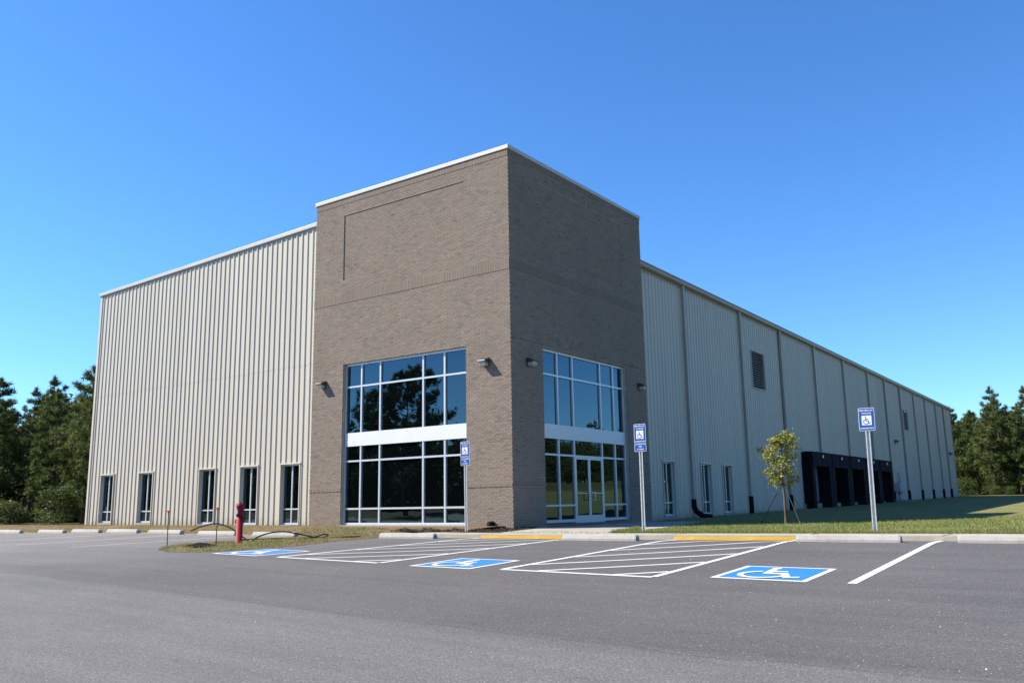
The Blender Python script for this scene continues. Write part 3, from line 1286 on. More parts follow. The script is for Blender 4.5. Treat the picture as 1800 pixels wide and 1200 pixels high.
# --- downspouts
for k, y in enumerate([13.4, 20.1, 26.1, 32.3, 38.75, 45.2, 50.4, 55.7, 61.0, 65.9, 71.0, 75.2]):
    zt = eave(y) + .02
    zg = .05 + .0105 * max(0, y - 14)
    dock = DOCK0 < y < DOCK0 + DOCK_P * DOCK_N
    zbot = 3.35 if dock else zg + .75
    mb = MB()
    mb.box(RX + .04, RX + .175, y - .075, y + .075, zbot, zt)
    ds = bevel(part('downspout', mb, 'downspout_metal'), .012)
    for zz in (2.6 if not dock else 4.2, 5.2, 7.9):
        mb = MB()
        mb.box(RX + .03, RX + .182, y - .11, y + .11, zz, zz + .04)
        part('strap', mb, 'downspout_metal', parent=ds)
    if not dock:
        mb = MB()
        if k == 0:
            mb.tube([(RX + .10, y, zg + .8), (RX + .11, y, zg + .5), (RX + .2, y + .04, zg + .28), (RX + .42, y + .12, zg + .1), (RX + .8, y + .26, zg + .04)], [.11, .115, .12, .12, .12], 12)
        else:
            mb.tube([(RX + .11, y, zg + .85), (RX + .11, y, zg - .1)], .115, 12)
        part('downspout_boot', mb, 'black_rubber', True, parent=ds)

# --- windows


def storefront(axis, u0, u1, vm, low_door=None, name='storefront_window'):
    """frame part with panes, mullions and spandrel; n = depth into the wall"""
    def B(mb, ua, ub, na, nb, za, zb_):
        if axis == 'x':
            mb.box(ua, ub, na, nb, za, zb_)
        else:
            mb.box(-nb, -na, ua, ub, za, zb_)
    fd0, fd1 = .125, .235
    gd = .185
    hz = [.703, 2.342, 4.965]
    sp0, sp1 = 2.86, 3.33
    fr = MB()
    wj = .055
    B(fr, u0 + .004, u0 + wj, fd0, fd1, WZ0, WZ1 - .004)
    B(fr, u1 - wj, u1 - .004, fd0, fd1, WZ0, WZ1 - .004)
    B(fr, u0 + wj, u1 - wj, fd0, fd1, WZ1 - .085, WZ1 - .004)
    if low_door is None:
        B(fr, u0 + wj, u1 - wj, fd0, fd1, WZ0, WZ0 + .075)
    else:
        B(fr, u0 + wj, low_door[0] - .03, fd0, fd1, WZ0, WZ0 + .10)
        B(fr, low_door[1] + .03, u1 - wj, fd0, fd1, WZ0, WZ0 + .10)
    frame = part(name, fr, 'frame_aluminium')
    bevel(frame, .004, 1)
    mb = MB()
    B(mb, u0 + wj, u1 - wj, fd0 - .012, fd1, sp0, sp1)
    part('spandrel_panel', mb, 'spandrel_white', parent=frame)
    mw = .033
    for k, m in enumerate(vm):
        mb = MB()
        B(mb, m - mw, m + mw, fd0 + .004, fd1, sp1, WZ1 - .085)
        part('mullion', mb, 'frame_aluminium', parent=frame)
        mb = MB()
        lo = WZ0 + .075
        if low_door and (abs(m - low_door[0]) < .3 or abs(m - low_door[1]) < .3):
            lo = .09
        B(mb, m - mw, m + mw, fd0 + .004, fd1, lo, sp0)
        part('mullion', mb, 'frame_aluminium', parent=frame)
    cols = [u0 + wj] + list(vm) + [u1 - wj]
    rows_lo = [WZ0 + .075, hz[0], hz[1], sp0]
    rows_up = [sp1, hz[2], WZ1 - .085]
    for ci, (a, b) in enumerate(zip(cols, cols[1:])):
        door = low_door and a > low_door[0] - .3 and b < low_door[1] + .3
        aa = a + (mw if ci > 0 else 0)
        bb = b - (mw if ci < len(cols) - 2 else 0)
        hs_ = [hz[2]] + ([hz[0], hz[1]] if not door else [hz[1]])
        for z in hs_:
            mb = MB()
            B(mb, aa, bb, fd0 + .006, fd1, z - .03, z + .03)
            part('transom_bar', mb, 'frame_aluminium', parent=frame)
        for rows in (rows_lo, rows_up):
            for za, zb_ in zip(rows, rows[1:]):
                if door and zb_ < hz[1] + .1:
                    continue
                e = rnd.uniform(-.0035, .0035)
                e2 = rnd.uniform(-.0035, .0035)
                mb = MB()
                pa, pb = aa - .01, bb + .01
                c = [(pa, za, gd), (pb, za, gd + e), (pb, zb_, gd + e + e2), (pa, zb_, gd + e2)]
                if axis == 'x':
                    mb.quad(*[(u, n_, z) for u, z, n_ in c])
                else:
                    mb.quad(*[(-n_, u, z) for u, z, n_ in c])
                part('pane', mb, 'tinted_glass', parent=frame)
    # black backing so that no light leaks through the wall
    mb = MB()
    B(mb, u0, u1, .29, .33, WZ0 - .05, WZ1)
    part('window_backing', mb, 'dark_void', parent=frame)
    # sill
    mb = MB()
    if low_door is None:
        B(mb, u0 + .003, u1 - .003, -.02, fd0, WZ0 - .06, WZ0 - .004)
        part('sill', mb, 'coping_white', parent=frame)
    return frame


storefront('x', WX0, WX1, (-6.627, -5.71, -3.726, -2.789))
sf = storefront('y', SY0, SY1, (2.827, 3.796, 5.68, 6.63), (3.796, 5.68), 'storefront_entrance')
# doors: two glazed leaves
DZ0, DZ1 = .105, 2.31
for k, (a, b) in enumerate(((3.83, 4.735), (4.741, 5.646))):
    fr = MB()
    xo, xi = -.13, -.178
    for (ya, yb, za, zb_) in ((a, a + .065, DZ0, DZ1), (b - .065, b, DZ0, DZ1), (a + .065, b - .065, DZ1 - .075, DZ1), (a + .065, b - .065, DZ0, DZ0 + .26)):
        fr.box(xi, xo, ya, yb, za, zb_)
    leaf = part('entrance_door', fr, 'frame_aluminium')
    bevel(leaf, .004, 1)
    mb = MB()
    mb.quad((-.155, a + .06, DZ0 + .25), (-.155, b - .06, DZ0 + .25), (-.157, b - .06, DZ1 - .07), (-.157, a + .06, DZ1 - .07))
    part('pane', mb, 'tinted_glass', parent=leaf)
    mb = MB()
    mb.box(-.15, -.115, a + .065, b - .065, 1.09, 1.12)
    part('push_bar', mb, 'frame_aluminium', parent=leaf)
    hy = b - .10 if k == 0 else a + .10
    hy2 = b - .22 if k == 0 else a + .22
    mb = MB()
    mb.tube([(-.13, hy, 1.13), (-.06, hy2, 1.13), (-.06, hy2, .86), (-.13, hy, .86)], .013, 8)
    part('door_handle', mb, 'dark_bronze' if k == 0 else 'frame_aluminium', True, parent=leaf)
mb = MB()
mb.box(-.24, .0, 1.9, 7.3, .0, .094)
part('threshold', mb, 'frame_aluminium')


def punch_window(axis, u0, z0):
    u1, z1 = u0 + 1.14, 2.37

    def B(mb, ua, ub, na, nb, za, zb_):
        if axis == 'x':
            mb.box(ua, ub, WY + na, WY + nb, za, zb_)
        else:
            mb.box(RX - nb, RX - na, ua, ub, za, zb_)
    fr = MB()
    B(fr, u0, u0 + .045, -.055, .20, z0, z1)
    B(fr, u1 - .045, u1, -.055, .20, z0, z1)
    B(fr, u0 - .02, u1 + .02, -.07, .20, z1, z1 + .05)
    trim = part('window', fr, 'trim_metal')
    m = (u0 + u1) / 2
    fa, fb_ = .075, .14
    for (a, b, c, d) in ((u0 + .045, u0 + .09, z0, z1), (u1 - .09, u1 - .045, z0, z1), (m - .028, m + .028, z0 + .07, z1 - .05),
                         (u0 + .09, u1 - .09, z1 - .05, z1), (u0 + .09, u1 - .09, z0, z0 + .07)):
        mb = MB()
        B(mb, a, b, fa, fb_, c, d)
        part('frame', mb, 'frame_aluminium', parent=trim)
    for a, b in ((u0 + .09, m - .028), (m + .028, u1 - .09)):
        mb = MB()
        B(mb, a, b, fa + .003, fb_, .70, .75)
        part('transom_bar', mb, 'frame_aluminium', parent=trim)
        for za, zb_ in ((z0 + .06, .71), (.74, z1 - .04)):
            mb = MB()
            e = rnd.uniform(-.003, .003)
            g_ = .108
            c = [(a - .01, za, g_), (b + .01, za, g_ + e), (b + .01, zb_, g_ + e), (a - .01, zb_, g_)]
            if axis == 'x':
                mb.quad(*[(u, WY + n_, z) for u, z, n_ in c])
            else:
                mb.quad(*[(RX - n_, u, z) for u, z, n_ in c])
            part('pane', mb, 'tinted_glass', parent=trim)
    mb = MB()
    B(mb, u0, u1, .19, .22, z0 - .1, z1 + .03)
    part('window_backing', mb, 'dark_void', parent=trim)
    mb = MB()
    B(mb, u0 - .02, u1 + .02, -.045, .07, z0 - .10, z0 - .003)
    part('sill', mb, 'concrete_base', parent=trim)


for x, z in LWIN:
    punch_window('x', x, z)
for y, z in RWIN:
    punch_window('y', y, z)

# --- louvre vents
for (y0, y1, z0, z1) in VENTS:
    mb = MB()
    e = .05
    for (a, b, c, d) in ((y0 - e, y0, z0 - e, z1 + e), (y1, y1 + e, z0 - e, z1 + e), (y0, y1, z0 - e, z0), (y0, y1, z1, z1 + e)):
        mb.box(RX - .06, RX + .065, a, b, c, d)
    v = part('louvre_vent', mb, 'louvre_metal')
    mb = MB()
    mb.box(RX - .2, RX - .15, y0 - .05, y1 + .05, z0 - .05, z1 + .05)
    part('vent_backing', mb, 'dark_void', parent=v)
    ns = 17
    for k in range(ns):
        zc = z0 + (k + .5) * (z1 - z0) / ns
        mb = MB()
        mb.prism([(RX - .05, zc + .035), (RX - .045, zc + .042), (RX + .05, zc - .028), (RX + .045, zc - .035)], y0, y1, 'y')
        part('slat', mb, 'louvre_metal', parent=v)

# --- loading dock shelters
for k in range(DOCK_N):
    y0, y1 = DOCK0 + DOCK_P * k, DOCK0 + DOCK_P * (k + 1) - .05
    zt = 3.42
    pr = .62
    mb = MB()
    pz = .12 + .0105 * (y0 - 14)
    mb.box(RX + .02, RX + pr - .02, y0 + .02, y1 - .02, 3.02, zt - .04)
    ds = part('dock_shelter', mb, 'black_rubber')
    for a, b, sgn in ((y0, y0 + .62, 1), (y1 - .62, y1, -1)):
        # side pads splay slightly towards the truck
        mb = MB()
        if sgn > 0:
            mb.prism([(RX + .02, a), (RX + pr, a), (RX + pr, b - .1), (RX + .02, b)], pz, 3.01, 'z')
        else:
            mb.prism([(RX + .02, a), (RX + pr, a + .1), (RX + pr, b), (RX + .02, b)], pz, 3.01, 'z')
        bevel(part('side_pad', mb, 'black_rubber', parent=ds), .03, 2)
    # sagging fabric head curtain
    mb = MB()
    n = 10
    for i in range(n):
        ta, tb = i / n, (i + 1) / n
        ya, yb = y0 + .1 + (y1 - y0 - .2) * ta, y0 + .1 + (y1 - y0 - .2) * tb
        def bot(t):
            return 2.66 - .05 * math.sin(math.pi * t) + .02 * math.sin(t * 17 + k)
        def nn(t, z):
            return RX + pr + .03 + .05 * math.sin(math.pi * t) + .02 * math.sin(t * 23 + z * 3 + k)
        for z0_, z1_ in ((None, 3.0), (3.0, 3.44)):
            za = bot(ta) if z0_ is None else z0_
            zb_ = bot(tb) if z0_ is None else z0_
            mb.quad((nn(ta, 2.7 if z0_ is None else 3.0), ya, za), (nn(tb, 2.7 if z0_ is None else 3.0), yb, zb_), (nn(tb, 3.0 if z0_ is None else 3.4), yb, z1_), (nn(ta, 3.0 if z0_ is None else 3.4), ya, z1_))
        mb.quad((RX, ya, 3.46), (RX, yb, 3.46), (nn(tb, 3.4), yb, 3.44), (nn(ta, 3.4), ya, 3.44))
    part('head_curtain', mb, 'dock_fabric', True, parent=ds)
    mb = MB()
    mb.quad((RX - .12, y0 + .5, .3), (RX - .12, y1 - .4, .3), (RX - .12, y1 - .4, 3.0), (RX - .12, y0 + .5, 3.0))
    for zz in (.85, 1.4, 1.95, 2.5):
        mb.box(RX - .125, RX - .112, y0 + .5, y1 - .4, zz - .01, zz + .01)
    part('dock_door', mb, 'dock_door' if k in (0, 4) else 'dark_void', parent=ds)  # middle doors painted black, standing in for the darkness of their bays
    mb = MB()
    mb.box(RX + pr + .06, RX + pr + .105, (y0 + y1) / 2 - .09, (y0 + y1) / 2 + .09, 3.12, 3.28)
    part('number_plate', mb, 'sign_white', parent=ds)
    for yy in (y0 + .75, y1 - .8):
        mb = MB()
        mb.box(RX + .03, RX + .2, yy - .12, yy + .12, pz - .1, pz + .42)
        part('dock_bumper', mb, 'black_rubber', parent=ds)
mb = MB()
mb.box(RX + .021, RX + .14, DOCK0 - .1, 50.0, -.2, .52)
part('dock_wall', mb, 'concrete_base')
mb = MB()
mb.box(RX + .1, 1.4, 48.6, 48.85, -.2, .62)
part('dock_wing_wall', mb, 'concrete_base')

# ------------------------------------------------------------------ wall lamps


def wall_lamp(pos, face, label, s=1.0):
    r = empty('wall_lamp', pos, label, 'lamp', 'floodlights fixed to the warehouse walls')
    r.rotation_euler.z = 0 if face == 'x' else R(90)
    r.scale = (s * .86, s * .86, s * .86)
    mb = MB()
    # housing: peaked hood, local -Y out of the wall
    mb.prism([(0.0, .02), (0, .20), (-.05, .21), (-.32, .10), (-.33, .06), (-.10, .02)], -.17, .17, 'x')
    ho = mb.build('housing', 'dark_bronze', r)
    bevel(ho, .008)
    mb = MB()
    mb.prism([(-.03, .015), (-.30, .06), (-.25, -.08), (-.08, -.10)], -.135, .135, 'x')
    mb.build('lens', 'lens_glass', r)
    mb = MB()
    mb.box(-.12, .12, -.035, .012, -.10, .20)
    mb.build('back_plate', 'dark_bronze', r)
    return r


wall_lamp((-.95, -.012, 5.13), 'x', 'floodlight on sunlit brick between the front window and the corner')
wall_lamp((-8.42, -.012, 5.10), 'x', 'floodlight on sunlit brick left of the front window')
wall_lamp((.012, .95, 5.14), 'y', 'floodlight on shaded brick nearest the tower corner')
wall_lamp((.012, 8.45, 5.10), 'y', 'floodlight on shaded brick right of the entrance glazing')
wall_lamp((RX + .04, 52.6, 5.1), 'y', 'small floodlight on the long metal wall below the far vent', 1.15)
wall_lamp((RX + .04, 76.7, 5.0), 'y', 'small floodlight at the far end of the long metal wall', 1.15)

# electrical panel
ep = empty('electrical_panel', (RX + .05, 52.0, .45), 'grey electrical cabinet on the long metal wall beyond the docks', 'panel')
mb = MB()
mb.box(0, .35, -.85, .85, .75, 1.45)
bevel(mb.build('cabinet', 'box_grey', ep), .02)
mb = MB()
mb.box(.35, .365, -.80, -.02, .79, 1.41)
mb.box(.35, .365, .02, .80, .79, 1.41)
mb.build('cabinet_door', 'box_grey', ep)
for yy, za, zb_ in ((.3, 1.45, 2.3), (.3, -.2, .75), (-.1, -.2, .75)):
    mb = MB()
    mb.tube([(.12, yy, za), (.12, yy, zb_)], .06, 10)
    mb.build('conduit', 'grey_metal', ep, True)

# ------------------------------------------------------------------ wheel stops
STOP = MB()
L2 = .90
pf = [(-.085, 0), (-.085, .045), (-.055, .118), (-.035, .13), (.035, .13), (.055, .118), (.085, .045), (.085, 0)]
n = len(pf)
rings = [(-L2, .86), (-L2 + .035, 1.0), (L2 - .035, 1.0), (L2, .86)]
for xx, s in rings:
    STOP.v += [(xx, u * (0.75 + .25 * s), v * s) for u, v in pf]
for k in range(3):
    for q in range(n):
        r_ = (q + 1) % n
        STOP.f.append((k * n + q, k * n + r_, (k + 1) * n + r_, (k + 1) * n + q)[::-1])
        STOP.t.append(None)
STOP.f += [tuple(range(n)), tuple(range(3 * n, 4 * n))[::-1]]
STOP.t += [None, None]
stop_me = STOP.mesh('wheel_stop', 'concrete_stop')
PIN = MB()
for xx in (-.6, .6):
    PIN.tube([(xx, 0, .128), (xx, 0, .136)], .014, 8)
pin_me = PIN.mesh('anchor_pin', 'rusty_rod')
stops = [(-20.95, 'concrete wheel stop in the left lot, cut by the photo edge'),
         (-17.25, 'leftmost whole concrete wheel stop in the left lot, in front of the wood'),
         (-14.85, 'second whole concrete wheel stop from the wood, left of the metal wall corner'),
         (-12.52, 'concrete wheel stop below the leftmost narrow window'),
         (-10.07, 'concrete wheel stop below the second narrow window, left of both marker rods'),
         (-7.37, 'concrete wheel stop seen between the two orange capped rods and the red post'),
         (-4.74, 'concrete wheel stop just right of the red valve post'),
         (.34, 'concrete wheel stop in front of the big front window and left sign'),
         (5.86, 'concrete wheel stop before the entrance doors, between the hatched aisles'),
         (10.96, 'concrete wheel stop in front of the tallest blue sign by the lawn'),
         (13.65, 'concrete wheel stop cut by the right edge of the photo')]
for x, lb in stops:
    o = link('wheel_stop', stop_me)
    o.location = (x + (0 if x > -19 else .5), -5.0, lot_z(x, -5.0))
    o.rotation_euler.z = R(rnd.uniform(-.7, .7))
    tag(o, lb, 'wheel stop', 'concrete wheel stops at the head of the stalls')
    link('anchor_pin', pin_me, o)
o = link('wheel_stop', stop_me)
o.location = (-22.7, -5.0, lot_z(-22.7, -5.0))
tag(o, 'concrete wheel stop farthest left, hidden mostly by the photo edge', 'wheel stop', 'concrete wheel stops at the head of the stalls')

# ------------------------------------------------------------------ accessible parking signs
FONT = MB


def text_mesh(body, size, mat, bold=0.0, width=None):
    cu = bpy.data.curves.new('lettering', 'FONT')
    cu.body = body
    cu.size = size
    cu.align_x = 'CENTER'
    cu.align_y = 'CENTER'
    cu.offset = bold
    cu.extrude = 0.0006
    ob = bpy.data.objects.new('lettering', cu)
    COL.objects.link(ob)
    dg = bpy.context.evaluated_depsgraph_get()
    me = bpy.data.meshes.new_from_object(ob.evaluated_get(dg))
    bpy.data.objects.remove(ob)
    bpy.data.curves.remove(cu)
    me.name = 'lettering'
    if width:
        xs_ = [v.co.x for v in me.vertices]
        sc = width / (max(xs_) - min(xs_))
        for v in me.vertices:
            v.co.x *= sc
    me.materials.clear()
    me.materials.append(MATS[mat])
    return me


def rounded(mb, w_, h_, r_, y, y2, cx=0, cz=0):
    prof = []
    for (sx, sz, a0) in ((1, 1, 0), (-1, 1, 90), (-1, -1, 180), (1, -1, 270)):
        for k in range(5):
            a = R(a0 + 22.5 * k)
            prof.append((cx + sx * (w_ / 2 - r_) + r_ * math.cos(a), cz + sz * (h_ / 2 - r_) + r_ * math.sin(a)))
    mb.prism(prof, y, y2, 'y')


T1 = text_mesh('PERMIT PARKING ONLY', .040, 'sign_white', .0012, .262)
T2 = text_mesh('TOW AWAY ZONE', .040, 'sign_white', .0012, .185)
T3 = text_mesh('MAXIMUM FINE $500.00', .036, 'sign_white', .001, .255)
T4 = text_mesh('VAN', .052, 'sign_white', .0016, .085)
T5 = text_mesh('ACCESSIBLE', .040, 'sign_white', .001, .185)


def sign(x, y, ztop, van, label, lean):
    zg = land_z(x, y) if x > 2 else .06
    r = empty('parking_sign', (x, y, zg), label, 'sign', 'blue accessible parking signs on steel posts')
    r.rotation_euler = (0, lean, 0)
    ht = ztop - zg
    # U channel post
    mb = MB()
    t = .004
    pr = [(-.045, -.018), (-.022, -.018), (-.016, .016), (.016, .016), (.022, -.018), (.045, -.018),
          (.045, -.018 + t), (.026, -.018 + t), (.020, .016 + t), (-.020, .016 + t), (-.026, -.018 + t), (-.045, -.018 + t)]
    mb.prism(pr, -.3, ht - .02, 'z')
    mb.build('post', 'galvanised', r)

    def plate(cz, w_, h_, name):
        mb = MB()
        rounded(mb, w_, h_, .024, -.024, -.021, 0, cz)
        pl = mb.build(name, 'sign_white', r)
        mb = MB()
        rounded(mb, w_ - .018, h_ - .018, .018, -.0255, -.0235, 0, cz)
        mb.build('blue_face', 'sign_blue', pl)
        return pl

    def put(me, cz, pl):
        o_ = link('lettering', me, pl)
        o_.location = (0, -.0262, cz)
        o_.rotation_euler = (R(90), 0, 0)
    cz = ht - .2285
    pl = plate(cz, .305, .457, 'sign_plate')
    put(T1, cz + .175, pl)
    put(T2, cz + .118, pl)
    put(T3, cz - .178, pl)
    mb = MB()
    mb.box(-.094, .094, -.0268, -.0240, cz - .116, cz + .075)
    sq = mb.build('symbol_panel', 'sign_white', pl)
    mb = MB()
    for k, p_ in enumerate(SYM):
        mb.poly([(-.085 + u * .17, -.0275 - .00002 * k, cz - .108 + v * .172) for u, v in p_])
    mb.build('wheelchair_symbol', 'sign_dark', pl)
    for zz in (cz + .205, cz - .205):
        mb = MB()
        mb.tube([(0, -.031, zz), (0, -.02, zz)], .008, 8)
        mb.build('bolt', 'galvanised', r)
    if van:
        c2 = cz - .2285 - .098
        p2 = plate(c2, .305, .17, 'van_plate')
        put(T4, c2 + .03, p2)
        put(T5, c2 - .035, p2)
    return r


sign(11.0, -3.15, 2.555, False, 'single blue accessible parking sign on the steel post at the right, before the lawn', R(.9))
sign(5.96, -3.15, 2.57, True, 'blue parking sign with a van plate right of the entrance doors', R(.2))
sign(.74, -3.15, 2.45, True, 'blue parking sign with a van plate before the front window', R(-.6))

# ------------------------------------------------------------------ island with red valve post
def island_half(y):
    t = clamp((y + 10.5) / 6.2, 0, 1)
    return t


isl = [(-2.9, -9.6), (-2.3, -10.15), (-1.2, -10.55), (-.35, -10.45), (.05, -9.7), (-.05, -8.2), (-.55, -6.6), (-.75, KERB_Y), (-3.2, KERB_Y), (-3.0, -6.2), (-3.2, -8.0), (-3.4, -9.0)]


def isl_edge(x, y):
    p = Vector((x, y))
    d = 9.0
    for a, b in zip(isl, isl[1:] + isl[:1]):
        if a[1] == b[1] == KERB_Y:
            continue
        a, b = Vector(a), Vector(b)
        t = clamp((p - a).dot(b - a) / (b - a).length_squared, 0, 1)
        d = min(d, (a.lerp(b, t) - p).length)
    return sstep(.08, .5, d)


def isl_z(x, y):
    return lot_z(x, y) + .006 + isl_edge(x, y) * (.032 + .02 * math.sin(x * 4.3 + y * 2.1) * math.sin(y * 3.7) + .012 * math.sin(x * 13) * math.sin(y * 11))


il = grid_sheet('grass_island', frange(-3.6, .3, .13), frange(-10.7, KERB_Y, .13), isl_z, 'dry_strip', keep=lambda x, y: in_poly(x, y, isl))
tag(il, kind='structure')
pts = []
while len(pts) < 9000:
    x, y = g.uniform(-3.5, .2), g.uniform(-10.6, KERB_Y)
    if in_poly(x, y, isl) and g.random() < .35 + .65 * (math.sin(x * 3 + y) > -.2):
        pts.append((x, y, isl_z(x, y)))
o = soup_blades('island_grass', pts, .02, .075, .012, 'grass_blades', lambda p, g: np.clip(g.normal(.55, .22, len(p)), 0, 1), .9, 21)
tag(o, 'patchy yellow green grass on the island round the red post', 'grass', kind='stuff')

hy = empty('valve_post', (-2.02, -8.25, isl_z(-2.02, -8.25) - .03), 'red cast iron fire valve post standing on the grass island', 'valve post')
mb = MB()
mb.tube([(0, 0, -.1), (0, 0, .03), (0, 0, .03), (0, 0, .66)], [.095, .095, .077, .077], 20)
mb.build('post', 'hydrant_red', hy, True)
mb = MB()
mb.tube([(0, 0, .655), (0, 0, .66), (0, 0, .70), (0, 0, .705), (0, 0, .86), (0, 0, .865), (0, 0, .90), (0, 0, .93), (0, 0, .95)],
        [.077, .090, .090, .082, .082, .090, .090, .078, .045], 20)
hd = mb.build('head', 'hydrant_red', hy, False)
mb = MB()
mb.box(-.112, -.080, -.045, .045, .71, .80)
mb.box(-.05, .05, -.108, -.085, .71, .80)
mb.build('indicator_window', 'box_grey', hd)
mb = MB()
mb.box(-.14, -.06, -.04, .03, .865, .95)
mb.build('padlock', 'grey_metal', hd)
mb = MB()
mb.prism([(-.09, .60), (-.14, .57), (-.15, .50), (-.11, .48), (-.085, .52)], -.03, .03, 'y')
mb.build('wrench', 'hydrant_red', hy)
mb = MB()
mb.tube([(0, 0, .94), (0, 0, .985)], .028, 6)
mb.build('operating_nut', 'hydrant_red', hd)

for x, y, lb in ((-3.2, -9.35, 'thin rusty steel rod with an orange cap, the left one of two'), (-1.56, -9.2, 'thin rusty steel rod with an orange cap, nearest the red post')):
    z0 = isl_z(x, y)
    r = empty('marker_rod', (x, y, z0), lb, 'rod', 'orange capped rods on the island')
    r.rotation_euler = (0, R(-1.2 if x < -2 else .4), 0)
    mb = MB()
    mb.tube([(0, 0, -.1), (0, 0, .80)], .011, 8)
    mb.build('rod', 'rusty_rod', r)
    mb = MB()
    mb.tube([(0, 0, .74), (0, 0, .795), (0, 0, .80), (0, 0, .82)], [.02, .022, .045, .05], 12)
    mb.build('cap', 'orange_plastic', r)


HOSE1 = [(-2.44, -7.62, -.12), (-2.50, -7.6, -.02), (-2.89, -7.6, .16), (-3.35, -7.58, .33), (-3.94, -7.55, .41), (-4.56, -7.52, .335), (-5.02, -7.5, .23)]
HOSE2 = [(-2.31, -7.7, -.12), (-2.354, -7.5, .066), (-2.2, -7.2, .178), (-2.03, -6.9, .196), (-1.85, -6.6, .131), (-1.667, -6.3, .05), (-1.424, -6.2, .04), (-1.219, -6.2, .093), (-1.475, -6.1, .115), (-1.669, -6.15, .06), (-1.75, -6.3, .02)]


def hose(name, pts, rad, label):
    # smooth by Catmull-Rom
    P = [Vector(p) for p in pts]
    out = []
    for i in range(len(P) - 1):
        p0, p1, p2, p3 = P[max(i - 1, 0)], P[i], P[i + 1], P[min(i + 2, len(P) - 1)]
        for k in range(8):
            t = k / 8
            out.append(.5 * ((2 * p1) + (p2 - p0) * t + (2 * p0 - 5 * p1 + 4 * p2 - p3) * t * t + (3 * p1 - p0 - 3 * p2 + p3) * t ** 3))
    out.append(P[-1])
    mb = MB()
    mb.tube(out, rad, 8)
    o_ = mb.build(name, 'black_rubber', None, True)
    tag(o_, label, 'hose', 'black hoses on the island')
    return o_


hose('hose', HOSE1, .017, 'black hose arching out of the ground left of the red post')
hose('hose', HOSE2, .017, 'black hose curving up right of the red post and looping at its end')
mb = MB()
mb.box(-1.5, 1.5, -.07, .07, 0, .045)
o = bevel(mb.build('timber_board', 'board_wood'), .005)
o.location = (-2.15, -6.3, .0)
o.rotation_euler = (R(3), R(-.4), R(44))
tag(o, 'long brown timber board lying on the island behind the red post', 'board')
mb = MB()
nn_ = 8
for i in range(nn_):
    for j in range(4):
        def q(i_, j_):
            u, v = i_ / nn_, j_ / 4
            return (u * .75, v * .42 + .03 * math.sin(u * 9), .03 + .07 * math.sin(math.pi * u) * math.sin(math.pi * (.15 + .7 * v)) + .012 * math.sin(u * 21 + v * 13))
        mb.quad(q(i, j), q(i + 1, j), q(i + 1, j + 1), q(i, j + 1))
o = mb.build('plastic_sheet', 'black_rubber', None, True)
o.location = (-2.0, -9.75, isl_z(-1.8, -9.5) - .02)
tag(o, 'crumpled black plastic scrap on the tip of the island', 'plastic sheet')

# black spout at the foot of the tower
sp_ = empty('ground_spotlight', (-.78, -.17, .06), 'small black spotlight can standing in mulch at the tower foot', 'spotlight')
mb = MB()
mb.tube([(0, .07, -.1), (0, .07, .0), (0, .07, .17), (0, .065, .20)], [.115, .115, .115, .10], 14)
mb.build('can', 'black_rubber', sp_, True)
mb = MB()
mb.box(-.12, .12, -.32, -.12, -.08, .035)
bevel(mb.build('base_block', 'black_rubber', sp_), .015)

# ------------------------------------------------------------------ trees


def rand_unit(g, n):
    v = g.normal(size=(n, 3))
    return v / np.linalg.norm(v, axis=1)[:, None]


